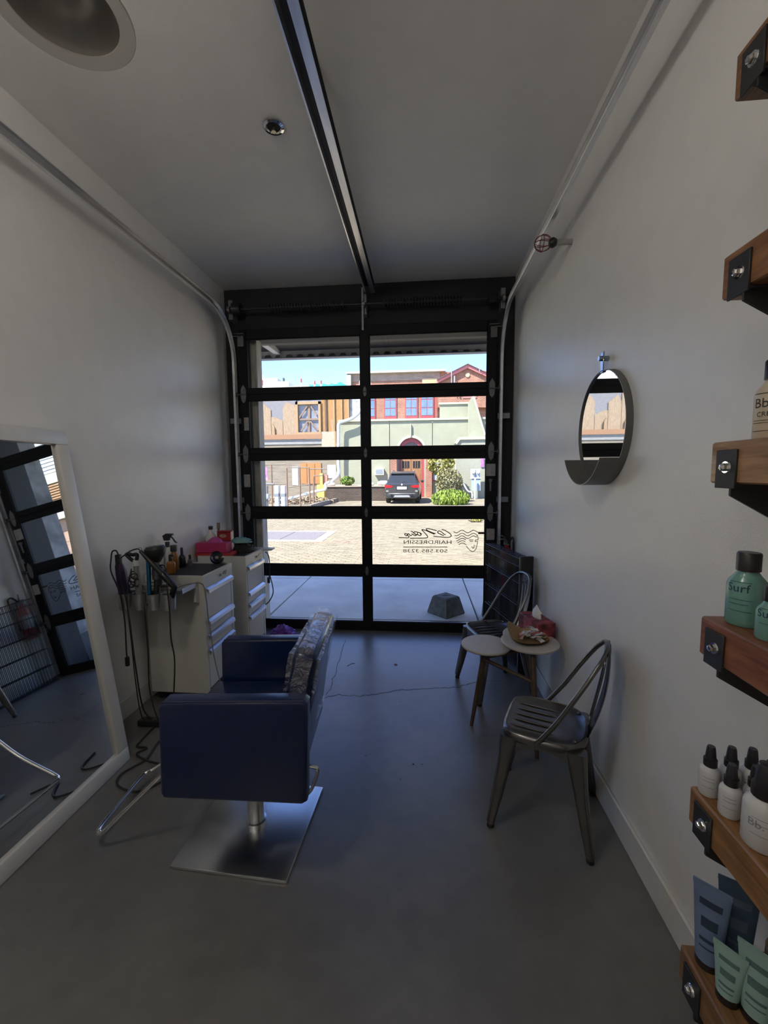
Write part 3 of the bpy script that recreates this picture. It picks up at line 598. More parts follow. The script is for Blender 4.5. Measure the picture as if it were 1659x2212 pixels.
# second plain cord bundle hanging at the last cup
t = thing('flat_iron', 'silver flat iron lying on the steel tray with a grey cord', 'flat iron', (-1.65, 2.52, .862))
obj('plate_arm', M().rbox(-1.80, -1.60, 2.53, 2.565, .851, .875, .006, 2), mat('silver_plastic', (.5, .48, .45), .3, metal=.4), t)
obj('upper_arm', M().rbox(-1.80, -1.60, 2.53, 2.565, .877, .893, .006, 2, Matrix.Rotation(math.radians(-2), 3, 'Y')), mat('silver_plastic', (.5, .48, .45), .3, metal=.4), t)
obj('tail', M().tube([(-1.60, 2.547, .873), (-1.56, 2.55, .873)], [.014, .007], 10), mat('tan_plastic', (.42, .35, .28), .4), t)
P = [(-1.56, 2.55, .873), (-1.50, 2.59, .885), (-1.462, 2.66, .86), (-1.452, 2.68, .75), (-1.45, 2.69, .62), (-1.44, 2.70, .48), (-1.43, 2.70, .36), (-1.40, 2.70, .2), (-1.36, 2.70, .05), (-1.30, 2.69, .012)]
obj('cord', M().tube(smooth_path(P, 6), .004, 6), mat('grey_cable', (.22, .21, .20), .5, var=0), t)
mb = M(); mb.rbox(-1.86, -1.76, 2.60, 2.69, .851, .866, .004, 1)
single('folded_towel', mb, mat('dark_towel', (.12, .12, .115), .9, bump=.4), 'dark folded cloth lying flat at the back of the steel tray', 'cloth', (-1.81, 2.645, .851))
# power strip and floor cords
t = thing('power_strip', 'black power strip on the floor under the steel tray', 'power strip', (-1.66, 2.43, 0))
obj('body', M().rbox(-1.80, -1.52, 2.40, 2.46, .002, .04, .006, 2), BLK, t)
for k in range(4): obj('socket', M().cyl((-1.77+.07*k, 2.43, .0395), (-1.77+.07*k, 2.43, .042), .018, seg=14), mat('socket_grey', (.06, .06, .06), .4), t)
obj('cord', M().tube(smooth_path([(-1.52, 2.43, .02)]+[tuple(onz(a, b, .007)) for a, b in ((345, 1600), (318, 1638), (290, 1655), (262, 1672), (252, 1690), (262, 1702), (290, 1710), (318, 1704), (345, 1690), (380, 1672))]+[(-1.2, 1.95, .007)], 7), .0055, 6), CBL, t)
single('floor_cable', M().tube(smooth_path([tuple(onz(a, b, .007)) for a, b in ((338, 1565), (318, 1585), (305, 1600), (296, 1612))]+[(-1.60, 2.20, .007), (-1.62, 2.14, .007), (-1.45, 2.08, .007), (-1.36, 2.12, .007), (-1.33, 2.25, .007)], 7), .0055, 6), CBL, 'loose black cable curling on the floor behind the mirror corner', 'cable', (-1.6, 2.2, 0))

for o in set(COL.objects)-n_before:
    if o.parent is None and o.name in ('hair_clippers', 'hair_trimmer', 'curling_wand', 'hair_dryer', 'hot_brush', 'round_brush'): o.location = o.location+TSH
# ------------------------------------------------------------------ things on the first cabinet
ZA = .897
def bottle(name, label, x, y, z, r, h, m, capm, cap_h=.025, cap_r=None, neck=.012, group=None, shoulder=.75, seg=22):
    t = thing(name, label, 'bottle', (x, y, z), group=group); cap_r = cap_r or neck*1.25; hb = h-cap_h
    obj('body', M().lathe([(0, .001), (r*.92, .001), (r, .006), (r, hb*shoulder), (r*.93, hb*(shoulder+.07)), (r*.65, hb*(shoulder+.17)), (neck, hb*.96), (neck, hb), (0, hb)], (0, 0, 0), seg), m, t, world=False)
    obj('cap', M().lathe([(0, hb-.004), (cap_r, hb-.004), (cap_r, h-.003), (cap_r*.9, h), (0, h)], (0, 0, 0), seg), capm, t, world=False)
    return t
AMB = mat('amber_plastic', (.26, .105, .02), .25, var=.05); WHP = mat('white_plastic', (.7, .7, .68), .4)
bottle('amber_bottle', 'taller amber bottle with black cap on the tray-side cabinet', -1.80, 2.90, ZA, .028, .185, AMB, BLK, .04, .024, .018)
t = bottle('amber_spray_bottle', 'short amber pump bottle in front of the taller amber bottle', -1.765, 2.80, ZA, .030, .125, AMB, BLK, .03, .014, .014)
obj('pump_nozzle', M().rbox(-.012, .022, -.008, .008, .122, .136, .003, 1), BLK, t, world=False)
t = bottle('white_spray_bottle', 'white spray bottle with a black trigger head against the wall', -1.885, 2.96, ZA, .034, .20, WHP, BLK, .035, .016, .014)
mb = M(); mb.prism([(-.02, .21), (-.03, .245), (-.005, .262), (.045, .262), (.05, .252), (.026, .24), (.016, .21)], .022, 'Y', -.011); obj('trigger_head', mb, BLK, t, world=False)
obj('trigger', M().tube(smooth_path([(.024, 0, .245), (.045, 0, .225), (.062, 0, .20), (.075, 0, .195)], 4), .006, 8), BLK, t, world=False)
bottle('white_squeeze_bottle', 'white bottle with a tall narrow white tip beside the trigger spray', -1.905, 2.88, ZA, .032, .225, mat('white_plastic', (.7, .7, .68), .4), WHP, .05, .010, .012)
bottle('black_dropper_bottle', 'small black bottle with dropper cap at the cabinet back edge', -1.80, 3.0, ZA, .024, .15, mat('black_gloss', (.012, .012, .015), .2), BLK, .05, .010, .011)
bottle('clear_dropper_bottle', 'small smoky bottle right beside the black dropper bottle', -1.755, 3.03, ZA, .018, .09, mat('smoky_plastic', (.10, .10, .11), .2), BLK, .03, .010, .010)
# ------------------------------------------------------------------ things on the second cabinet
ZB = .893
t = thing('glove_box', 'pink and red glove box with a glove pulled out of the top', 'box', (-1.75, 3.45, ZB), group=None)
x0, x1 = -1.925, -1.655
obj('carton', M().rbox(x0, x1, 3.42, 3.53, ZB+.032, ZB+.115, .003, 1), mat('pink_carton', (.48, .03, .13), .5, var=.1, scale=5), t)
obj('carton_lower', M().rbox(x0, x1+.04, 3.41, 3.55, ZB, ZB+.03, .003, 1), mat('red_carton', (.45, .035, .03), .5, var=.1), t)
mb = M(); c = Vector((-1.775, 3.47, ZB+.113)); n = 12; rings = []
for k, (r, z) in enumerate(((.055, 0), (.05, .02), (.04, .035), (.02, .045))):
    rings.append([c+Vector((r*1.2*math.cos(i*2*PI/n)*random.uniform(.8, 1.15), r*.8*math.sin(i*2*PI/n)*random.uniform(.8, 1.15), z+random.uniform(-.006, .006))) for i in range(n)])
mb.loft(rings); obj('glove', mb, mat('magenta_glove', (.55, .07, .30), .5), t)
t = thing('diffuser_disc', 'black round dryer diffuser standing on the cabinet corner in front of the pink glove box', 'diffuser', (-1.565, 3.09, .897))
R = Matrix.Rotation(math.radians(62), 3, 'Y') @ Matrix.Rotation(0, 3, 'X'); R = Matrix.Rotation(math.radians(-38), 3, 'Z') @ R
c = Vector((-1.575, 3.085, .897+.054))
obj('bowl', M().lathe([(.0, .008), (.03, .01), (.046, .022), (.05, .024), (.052, .018), (.045, -.01), (.026, -.032), (.018, -.036), (0, -.036)], c, 28, R), mat('black_gloss', (.012, .012, .015), .2), t)
obj('hub', M().lathe([(0, .02), (.01, .019), (.014, .009)], c, 16, R), mat('grey_hub', (.3, .28, .27), .4), t)
bottle('white_round_bottle', 'round white bottle with black cap behind the pink glove box', -1.892, 3.63, ZB, .05, .235, WHP, BLK, .03, .019, .02, shoulder=.6)
bottle('brown_slim_bottle', 'slim brown bottle sticking up behind the red snack carton', -1.885, 3.76, ZB, .016, .25, mat('brown_plastic', (.13, .08, .045), .35), mat('brown_cap', (.2, .13, .07), .3), .05, .015, .013)
t = thing('red_snack_carton', 'open red carton with a printed front behind the glove box', 'box', (-1.775, 3.67, ZB))
x0, x1, y0, y1 = -1.835, -1.715, 3.64, 3.70
obj('carton', M().rbox(x0, x1, y0, y1, ZB, ZB+.19, .002, 1), mat('red_print_carton', (.42, .03, .025), .5, var=.05), t)
obj('printed_panel', M().box(x0+.004, x1-.004, y0-.001, y0, ZB+.02, ZB+.10), mat('print_purple', (.10, .04, .16), .5, var=.6, scale=30), t)
obj('printed_mark', M().lathe([(.004, 0), (.026, 0), (.026, .001)], (-1.785, y0-.001, ZB+.145), 14, Matrix.Rotation(PI/2, 3, 'X'), sx=1.3, sy=.6), mat('print_cream', (.55, .42, .32), .5), t)
obj('side_panel', M().box(x1, x1+.001, y0+.003, y1-.003, ZB+.02, ZB+.185), mat('pale_pink_print', (.55, .35, .32), .5), t)
mb = M(); mb.box(x0, x1+.02, y0-.02, y0+.002, ZB+.188, ZB+.191, Matrix.Rotation(.15, 3, 'X')); obj('flap', mb, mat('red_print_carton', (.42, .03, .025), .5), t)
# bags
def crumple(c, sx, sy, sz, n=14, m=7, j=.12, seed=1):
    rnd = random.Random(seed); mb = M(); rings = []
    for i in range(m+1):
        v = i/m; r = math.cos(v*PI/2*.97)**.55; z = sz*v
        rings.append([Vector(c)+Vector((sx*r*math.cos(k*2*PI/n)*rnd.uniform(1-j, 1+j), sy*r*math.sin(k*2*PI/n)*rnd.uniform(1-j, 1+j), max(0, z*rnd.uniform(1-j, 1+j)))) for k in range(n)])
    return mb.loft(rings)
t = thing('black_tool_pouch', 'soft black pouch slumped on the far cabinet under a teal bag', 'pouch', (-1.62, 3.64, ZB))
obj('pouch_body', crumple((-1.61, 3.66, ZB), .095, .09, .085, j=.1, seed=3), mat('black_fabric', (.02, .02, .02), .8, bump=.4, bscale=60), t, 60)
obj('strap', M().tube(smooth_path([(-1.56, 3.62, ZB+.02), (-1.535, 3.67, ZB+.05), (-1.54, 3.72, ZB+.04), (-1.58, 3.74, ZB+.01)], 5), .008, 6), mat('black_fabric', (.02, .02, .02), .8), t)
single('teal_plastic_bag', crumple((-1.625, 3.655, ZB+.088), .095, .06, .045, j=.2, seed=5), mat('teal_film', (.20, .42, .42), .25, var=.1), 'crinkled pale teal plastic bag on top of the black pouch', 'bag', (-1.625, 3.655, ZB+.088), 30)
single('grey_cloth', crumple((-1.535, 3.745, ZB), .035, .035, .03, j=.15, seed=8), mat('grey_fabric', (.25, .25, .26), .8), 'small crumpled grey cloth at the front corner of the far cabinet', 'cloth', (-1.535, 3.745, ZB), 60)
t = thing('hanging_power_cord', 'black power cord with a plug hanging off the far cabinet end', 'cord', (-1.44, 3.82, .88))
P = [tuple(ony(a, b, 3.82)) for a, b in ((573, 1192), (580, 1200), (583, 1225), (583, 1242), (588, 1262), (590, 1280), (583, 1297), (574, 1306))]
obj('cable', M().tube(smooth_path(P, 6), .005, 6), CBL, t)
q0 = ony(581, 1255, 3.81); obj('plug', M().rbox(q0.x-.014, q0.x+.01, 3.80, 3.82, q0.z-.02, q0.z+.035, .005, 2), BLK, t)
obj('cable_tail', M().tube(smooth_path([tuple(ony(a, b, 3.815)) for a, b in ((583, 1228), (583, 1240), (581, 1248))], 4), .004, 6), CBL, t)
single('purple_bag', crumple((-1.36, 3.95, 0), .13, .08, .10, n=18, m=8, j=.22, seed=11), mat('purple_film', (.17, .06, .42), .3, var=.15), 'crumpled purple plastic bag on the floor by the garage door', 'bag', (-1.36, 3.95, 0), 30)
# ------------------------------------------------------------------ pressed metal chairs
GUN = mat('gunmetal_steel', (.17, .165, .16), .27, metal=.9, var=.12, scale=18)
def rrect(w, d, r, z, n=5, cx=0, cy=0):
    P = []
    for (sx, sy, a0) in ((1, 1, 0), (-1, 1, PI/2), (-1, -1, PI), (1, -1, 3*PI/2)):
        for k in range(n+1):
            a = a0+k/n*PI/2; P.append(Vector((cx+sx*(w/2-r)+r*math.cos(a), cy+sy*(d/2-r)+r*math.sin(a), z)))
    return P
def metal_chair():
    c = thing('metal_chair', 'x', 'chair', (0, 0, 0), 0, 'pressed metal chairs along the wall')
    # seat outline: straight front (+x), rounded rear
    def ring(s, z):
        P = []
        for k in range(40):
            a = 2*PI*k/40; ca, sa = math.cos(a), math.sin(a)
            e = 5.0 if ca > 0 else 3.0
            rad = 1/((abs(ca)**e+abs(sa)**e)**(1/e)); wd = .183-(.012 if ca > 0 else 0)*ca
            P.append(Vector((rad*ca*.178*s, rad*sa*.185*s, z)))
        return P
    mb = M(); mb.loft([ring(.97, .415), ring(1.0, .425), ring(1.0, .440), ring(.975, .452), ring(.93, .455), ring(.90, .449), ring(.5, .444), ring(.05, .443)]); obj('seat', mb, GUN, c, 60, world=False)
    seat = c.children[0] if c.children else None
    for k in range(5):
        y = -.10+.05*k; mb = M(); mb.tube([(.145, y, .446), (.12, y, .449), (-.02, y, .446), (-.05, y, .443)], [.002, .0042, .0042, .0015], 8); obj('seat_rib', mb, GUN, c, world=False)
    for sx in (1, -1):
        for sy in (1, -1):
            rings = []
            for (z, ox, oy, w, d) in ((.43, .135, .15, .085, .06), (.36, .145, .158, .072, .052), (.27, .158, .170, .056, .046), (.13, .182, .188, .044, .038), (.018, .203, .204, .032, .030), (.016, .203, .204, .026, .024)):
                rings.append([Vector((sx*ox, sy*oy, 0))+Vector((p.x, p.y, z)) for p in rrect(w, d, min(w, d)*.35, 0, 3)])
            lg = M(); lg.loft(rings); leg = obj('leg', lg, GUN, c, 50, world=False)
            ft = M(); ft.lathe([(0, 0), (.016, 0), (.017, .004), (.016, .017), (0, .017)], (sx*.203, sy*.204, 0), 12); obj('rubber_foot', ft, BLK, leg, world=False)
            rb = M(); rb.tube([(sx*.168, sy*.17, .40), (sx*.176, sy*.178, .30), (sx*.20, sy*.2, .13), (sx*.216, sy*.214, .03)], [.006, .008, .007, .004], 6); obj('leg_ridge', rb, GUN, leg, world=False)
    # aprons with the arch between the legs
    n = 12
    def arch(half): return [(-half, .428), (half, .428)] + [(half*math.cos(k/n*PI)*.98, .30+.105*math.sin(k/n*PI)) for k in range(n+1)]
    for sy in (1, -1):
        mb = M(); mb.prism(arch(.145), .004, 'Y', sy*.172-.002); obj('apron', mb, GUN, c, 30, world=False)
    for sx in (1, -1):
        mb = M(); mb.prism(arch(.15), .004, 'X', sx*.162-.002); obj('apron', mb, GUN, c, 30, world=False)
    P = [(.02, .186, .435), (-.06, .180, .55), (-.135, .165, .68), (-.19, .135, .775), (-.222, .095, .825), (-.236, .04, .848)]
    P = P + [(x, -y, z) for x, y, z in P[::-1]]
    mb = M(); mb.tube(smooth_path(P, 6), .0105, 10); obj('back_loop', mb, GUN, c, 60, world=False)
    # splat with pressed grooves
    rings = []
    for k in range(13):
        t = k/12; z = .43+.415*t; x = -.172-.072*t-.022*math.sin(t*PI); hw = .050+.034*t; row = []
        for i in range(15):
            u = -1+2*i/14; gr = .0022*math.cos(u*PI*4)*(1 if .12 < t < .88 else .3); row.append(Vector((x+gr-.006*(1-u*u), u*hw, z)))
        rings.append(row)
    front = [p for r in rings for p in r]; mb = M(); n2 = 15; nf = len(front)
    vs = front+[p+Vector((-.002, 0, 0)) for p in front]; fs = []
    for i in range(12):
        for k in range(14):
            q4 = (i*n2+k, i*n2+k+1, (i+1)*n2+k+1, (i+1)*n2+k); fs.append(q4); fs.append(tuple(a+nf for a in q4[::-1]))
    mb.add(vs, fs); obj('splat', mb, GUN, c, 60, world=False)
    obj('splat_emboss', M().tube(smooth_path([(-.193+.012, -.028, .50), (-.222+.010, -.036, .66), (-.243+.014, -.034, .76), (-.247+.014, 0, .795), (-.243+.014, .034, .76), (-.222+.010, .036, .66), (-.193+.012, .028, .50)], 5), .0035, 6), GUN, c, world=False)
    for sy in (1, -1): obj('rivet', M().lathe([(0, .006), (.006, .004), (.008, 0)], (-.13, sy*.12, .452), 10), GUN, c, world=False)
    return c
mc = metal_chair(); mc.location = (.575, 1.925, 0); mc.rotation_euler = (0, 0, math.radians(158)); mc['label'] = 'gunmetal chair standing alone nearest the viewer against the wall'
dup(mc, (.53, 3.065, 0), math.radians(197), 'gunmetal chair behind the round side table, next to the wire crate')

# ------------------------------------------------------------------ three-tier tripod table
TOPM = mat('pale_grey_laminate', (.50, .47, .43), .45, var=.04, scale=12)
LEGW = mat_wood('walnut_legs', (.045, .026, .015), (.10, .06, .035), 'Z', .4)
tb = thing('side_table', 'tripod side table with three round pale tops and walnut legs', 'table', (.57, 2.66, 0))
tops = [((.405, 2.645), .51, .153), ((.665, 2.60), .555, .172), ((.70, 2.76), .535, .165)]
feet = [(.312, 2.577), (.641, 2.293), (.79, 2.90)]
for (cxy, z, r) in tops: obj('table_top', M().lathe([(0, z-.018), (r-.006, z-.018), (r, z-.012), (r, z-.004), (r-.004, z), (0, z)], (*cxy, 0), 48), TOPM, tb)
lt = [(.395, 2.60, .493), (.655, 2.50, .538), (.71, 2.77, .518)]
for f, l in zip(feet, lt): obj('leg', M().tube([(f[0], f[1], 0), ((f[0]+l[0])/2, (f[1]+l[1])/2, l[2]/2), l], [.011, .017, .019], 12), LEGW, tb)
def on(i, z): f, l = feet[i], lt[i]; t = z/l[2]; return Vector((f[0]+(l[0]-f[0])*t, f[1]+(l[1]-f[1])*t, z))
for (i, j, za, zb) in ((0, 1, .43, .37), (0, 2, .44, .42), (1, 2, .36, .33)):
    obj('brace', M().tube([on(i, za), on(j, zb)], .012, 8), LEGW, tb)
# tissue box
tx = thing('tissue_box', 'red floral tissue box with a white tissue standing up', 'tissue box', (.752, 2.785, .536), math.radians(104))
FLO = mat('red_floral_print', (.24, .035, .045), .5, var=.9, scale=22, detail=2)
obj('carton', M().rbox(-.125, .125, -.064, .064, 0, .105, .003, 1), FLO, tx, world=False)
obj('slot', M().lathe([(0, .1055), (.04, .1058)], (0, 0, 0), 20, sx=1.4, sy=.6), mat('slot_film', (.35, .33, .30), .5), tx, world=False)
rings = []
for (r, z) in ((.03, .098), (.045, .12), (.04, .14), (.022, .165), (.004, .185)):
    rings.append([Vector((1.3*r*math.cos(k*2*PI/10)*random.uniform(.75, 1.2), .45*r*math.sin(k*2*PI/10)*random.uniform(.75, 1.2), z+random.uniform(-.006, .006))) for k in range(10)])
obj('tissue', M().loft(rings), mat('tissue_white', (.78, .78, .78), .8, var=.01), tx, 50, world=False)
# leaf shaped wooden dish with papers
ds = thing('leaf_dish', 'gold leaf-shaped dish heaped with wrapped sweets on the middle top', 'dish', (.665, 2.59, .556), math.radians(20))
GOLD = mat('gold_lacquer', (.30, .20, .08), .4, metal=.2, var=.15)
n = 28; rings = []
for (s, lift) in ((0.02, .006), (.35, .006), (.7, .008), (1.0, .018), (1.03, .020)):
    row = []
    for k in range(n):
        a = 2*PI*k/n; sp = .028*max(0, math.cos((a-2.3)))**6*s*s*2.2 + .02*max(0, math.cos(a-.9))**6*s*s*1.5
        row.append(Vector((s*(.115+.5*sp)*math.cos(a), s*(.088+.5*sp)*math.sin(a), lift+(sp*1.3 if s > .6 else 0))))
    rings.append(row)
mb = M(); mb.loft(rings, cap=False); vs0 = list(mb.v); nf = len(vs0); f0 = list(mb.f)
mb.v += [(x, y, z-.005) for x, y, z in vs0]; mb.f += [tuple(i+nf for i in f[::-1]) for f in f0]; mb.f.append(tuple(range(n))); 
obj('dish', mb, GOLD, ds, 60, world=False)
PAP = [mat('paper_white', (.72, .72, .74), .5, var=.03), mat('paper_grey', (.48, .48, .50), .4, var=.3, scale=60), mat('paper_red', (.45, .12, .10), .45, var=.4, scale=60), mat('paper_cream', (.60, .52, .42), .5)]
rnd = random.Random(4)
for k in range(26):
    a = rnd.uniform(0, 2*PI); r = .075*math.sqrt(rnd.random()); x, y = r*1.15*math.cos(a), r*.85*math.sin(a); z = .572+.7*(.075-r)*rnd.uniform(.5, 1)+.001*k
    Rm = Euler((rnd.uniform(-.5, .5), rnd.uniform(-.5, .5), rnd.uniform(0, PI))).to_matrix(); w2, h2 = rnd.uniform(.015, .026), rnd.uniform(.009, .016)
    th = Matrix.Rotation(math.radians(20), 3, 'Z'); c0 = Vector((.665, 2.59, .0))+th @ Vector((x, y, z))
    mb = M(); vs = []
    for zz in (-.0025, .0025):
        for (u, v) in ((-1, -1), (-.3, -.7), (.3, -.7), (1, -1), (1, 1), (.3, .7), (-.3, .7), (-1, 1)): vs.append(c0+Rm @ Vector((u*w2, v*h2, zz*(1.5 if abs(u) < .5 else .4))))
    mb.add(vs, [tuple(range(8))[::-1], tuple(range(8, 16))]+[(i, (i+1) % 8, (i+1) % 8+8, i+8) for i in range(8)])
    single('wrapped_sweet', mb, PAP[(0, 1, 0, 2, 1, 3, 0)[k % 7]], 'small paper-wrapped sweet heaped in the gold leaf dish', 'sweet', c0, 30, 'wrapped sweets in the leaf dish')

# ------------------------------------------------------------------ folded wire crate
A, B = Vector((.60, 3.99, 0)), Vector((.755, 3.29, 0)); U = (B-A).normalized(); Nn = Vector((-U.y, U.x, 0))
if Nn.x > 0: Nn = -Nn
L = (B-A).length; HC = .925
cr = thing('folded_wire_crate', 'folded black wire dog crate propped between door and wall', 'crate', (A+B)/2)
WB = mat('black_wire', (.02, .022, .026), .35, metal=.3, var=0)
for layer in range(4):
    off = Nn*(-.03*layer+.0); mb = M()
    for k in range(int(L/.028)+1):
        s0 = A+U*(k*.028)+off+Nn*.0; mb.cyl(s0+Vector((0, 0, .012)), s0+Vector((.0, 0, HC)), .0019, seg=5)
    for z in (.014, .19, .37, .55, .73, .86, HC):
        mb.cyl(A+off+Nn*.003+Vector((0, 0, z)), B+off+Nn*.003+Vector((0, 0, z)), .0028, seg=5)
    obj('wire_panel', mb, WB, cr)
mb = M()
for k in range(int(L/.028)+1):
    s0 = A+U*(k*.028)+Vector((0, 0, HC)); mb.cyl(s0, s0-Nn*.09, .0019, seg=5)
obj('folded_top_wires', mb, WB, cr)
mb = M(); e0 = B+U*.012; mb.rbox(-.012, .012, -.055, .055, 0, HC+.02, .005, 1); ang = math.atan2(U.y, U.x); mb.xf(Matrix.Translation(e0-Nn*.045) @ Matrix.Rotation(ang, 4, 'Z')); obj('plastic_tray_edge', mb, mat('black_tray', (.025, .025, .028), .4), cr)
# fire extinguisher behind it
fx = thing('fire_extinguisher', 'red fire extinguisher hanging on the wall behind the wire crate', 'fire extinguisher', (.80, 4.02, .62))
obj('cylinder', M().lathe([(0, .50), (.05, .50), (.057, .51), (.057, .82), (.05, .855), (.025, .88), (.018, .885), (.018, .90), (0, .90)], (.80, 4.05, 0), 28), mat('extinguisher_red', (.42, .02, .025), .3, var=.03), fx)
obj('label_band', M().lathe([(.0575, .62), (.0578, .62), (.0578, .76), (.0575, .76)], (.80, 4.05, 0), 24, None, PI*.7, PI*1.5), mat('label_pale', (.55, .55, .55), .5, var=.4, scale=50), fx)
mb = M(); mb.rbox(.775, .825, 4.03, 4.07, .90, .935, .004, 1); mb.tube([(.80, 4.04, .93), (.76, 4.0, .965), (.73, 3.97, .97)], .007, 8); mb.tube([(.80, 4.04, .935), (.765, 4.01, .99), (.74, 3.985, 1.0)], .006, 8); obj('valve_lever', mb, mat('valve_grey', (.25, .25, .26), .35, metal=.7), fx)
obj('hose', M().tube(smooth_path([(.81, 4.03, .92), (.84, 4.0, .98), (.845, 3.96, .95), (.85, 3.98, .8), (.845, 3.99, .62)], 6), .009, 8), BLK, fx)
obj('wall_hook', M().box(.855, .87, 4.03, 4.07, .80, .93), GALVD, fx)

# ------------------------------------------------------------------ round wall mirror with a lip
rm = thing('round_wall_mirror', 'round wall mirror with grey metal rim and scooped tray lip', 'mirror', (XR, 2.13, 1.53))
RC = Vector((0, 2.125, 1.797)); RR = .268; GREY = mat('grey_powder_metal', (.16, .16, .155), .4, metal=.3, var=.03)
RY = Matrix.Rotation(-PI/2, 3, 'Y')   # local z -> -x
def rl(prof, seg=72, a0=0, a1=2*PI): return M().lathe(prof, (XR, RC.y, RC.z), seg, RY, a0, a1)
obj('rim', rl([(RR-.004, .0), (RR, .0), (RR, .03), (RR-.004, .03), (RR-.004, .0)]), GREY, rm)
obj('mirror_glass', rl([(0, .022), (RR-.004, .022)]), MIRR, rm, None)
obj('back_plate', rl([(RR-.004, .016), (0, .016)]), GREY, rm, None)
# lower lip, top edges level
seg = 40; vs = []; fs = []; zc = -.145
for k in range(seg+1):
    a = -PI/2+(-1+2*k/seg)*math.acos(-zc/RR); y, z = RR*math.cos(a), RR*math.sin(a)
    for rr in (1.0, 1-.004/RR):
        vs.append((XR-.028, RC.y+y*rr, RC.z+z*rr)); vs.append((XR-.112, RC.y+y*rr, RC.z+z*rr))
for k in range(seg):
    a, b = 4*k, 4*(k+1); fs += [(a, a+1, b+1, b), (a+2, b+2, b+3, a+3), (a+1, a+3, b+3, b+1), (a, b, b+2, a+2)]
fs += [(0, 2, 3, 1), (4*seg, 4*seg+1, 4*seg+3, 4*seg+2)]
obj('tray_lip', M().add(vs, fs), GREY, rm, 50)
obj('hanger_strap', M().rbox(XR-.03, XR-.024, RC.y-.016, RC.y+.016, RC.z+RR-.01, RC.z+RR+.085, .002, 1), mat('strap_steel', (.3, .34, .4), .2, metal=.9), rm)
obj('hanger_peg', M().cyl((XR, RC.y, RC.z+RR+.055), (XR-.045, RC.y, RC.z+RR+.055), .012, seg=16), mat('strap_steel', (.3, .34, .4), .2, metal=.9), rm)

# ------------------------------------------------------------------ wall shelves with brackets
SY = 1.025; SX0, SX1 = .65, .868
cols = [tuple(tuple(min(1, c*1.35) for c in k) for k in q_) for q_ in [((.10, .045, .018), (.20, .095, .04)), ((.12, .05, .02), (.24, .11, .045)), ((.17, .085, .035), (.32, .18, .09)), ((.12, .04, .02), (.22, .085, .04)), ((.14, .065, .02), (.26, .13, .05)), ((.12, .06, .022), (.22, .115, .05))]]
tops_z = [2.452, 2.054, 1.659, 1.260, .836, .408]
words = ['highest oiled wood wall shelf, empty at its visible end', 'wood wall shelf holding the green bottle', 'wood wall shelf at eye level holding the cream bottle', 'reddish wood wall shelf holding the teal bottles', 'wood wall shelf crowded with small white spray bottles', 'lowest wood wall shelf holding blue and teal tubes']
IRON = mat('black_iron', (.022, .023, .026), .5, var=.1)
for i, z in enumerate(tops_z):
    s = thing('wall_shelf', words[i], 'shelf', (.76, SY, z-.09), group='wood wall shelves')
    wm = mat_wood('shelf_wood_%d' % i, *cols[i], axis='Y', scale=9, stretch=9, coat=.15)
    obj('board', M().rbox(SX0, SX1, -.25, SY, z-.09, z, .004, 1), wm, s)
    br = M(); br.rbox(SX0-.005, SX0, SY-.085, SY-.025, z-.100, z-.018, .001, 1); bracket = obj('bracket_plate', br, IRON, s)
    g = M(); g.prism([(SX0-.004, z-.092), (SX0-.004, z-.115), (SX1-.05, z-.215), (SX1, z-.215), (SX1, z-.092)], .006, 'Y', SY-.075); 
    g.box(SX0-.002, SX1, SY-.085, SY-.045, z-.096, z-.0905); g.box(SX1-.006, SX1, SY-.085, SY-.045, z-.225, z-.09); obj('bracket_gusset', g, IRON, s)
    c = (SX0-.005, SY-.058, z-.055); RB = Matrix.Rotation(-PI/2, 3, 'Y')
    obj('washer', M().lathe([(0, .0025), (.0125, .0025), (.0135, 0)], c, 22, RB), CHR, bracket)
    obj('bolt', M().lathe([(0, .013), (.006, .012), (.0085, .009), (.0085, .0)], c, 6, RB), CHR, bracket)

# ------------------------------------------------------------------ bottles on the shelves
def text_wrap(body, size, r, z, ang, parent, m, sx=1):
    t = text_mesh(body, size); o = M()
    o.add([((r+.0006)*math.cos(ang+v[0]*sx/r), (r+.0006)*math.sin(ang+v[0]*sx/r), z+v[1]) for v in t.v], t.f); obj('print', o, m, parent, None, world=False)
def prints(t, r, items, m, lines=()):
    p = t.children[0]
    for (b, s, z, ang) in items: text_wrap(b, s, r, z, ang, p, m)
    for (z, h, a0, a1) in lines:
        o = M(); o.lathe([(r+.0006, z), (r+.0006, z+h)], (0, 0, 0), 16, None, a0, a1); obj('print_line', o, m, p, None, world=False)
A0 = math.atan2(-1.0, -.72)   # towards the viewer
TEAL = mat('teal_shampoo_plastic', (.22, .46, .40), .22, var=.08, scale=14, trans=.25); INKB = mat('blue_print', (.02, .06, .10), .5, var=0); BCAP = mat('black_cap', (.02, .018, .018), .35, var=0)
zs = tops_z[3]
t = bottle('teal_shampoo_bottle', 'large teal shampoo bottle with black cap on the reddish shelf', .708, .972, zs, .036, .160, TEAL, BCAP, .036, .022, .018, shoulder=.72, group='teal bottles on the reddish shelf')
prints(t, .036, [('Surf', .026, .085, A0-.45)], INKB, [(.098, .0012, A0-.9, A0+.2), (.06, .001, A0-.9, A0+.3), (.05, .001, A0-.9, A0+.1), (.035, .001, A0-.9, A0+.3)])
t = bottle('teal_travel_bottle', 'small teal bottle in front of the large teal bottle', .695, .885, zs, .026, .108, TEAL, BCAP, .026, .016, .014, shoulder=.7, group='teal bottles on the reddish shelf')
prints(t, .026, [('Surf', .022, .055, A0-.35)], INKB, [(.065, .001, A0-.9, A0+.2), (.035, .001, A0-.8, A0+.2)])
zs = tops_z[2]
CREAM = mat('cream_product_plastic', (.58, .50, .38), .3, var=.04)
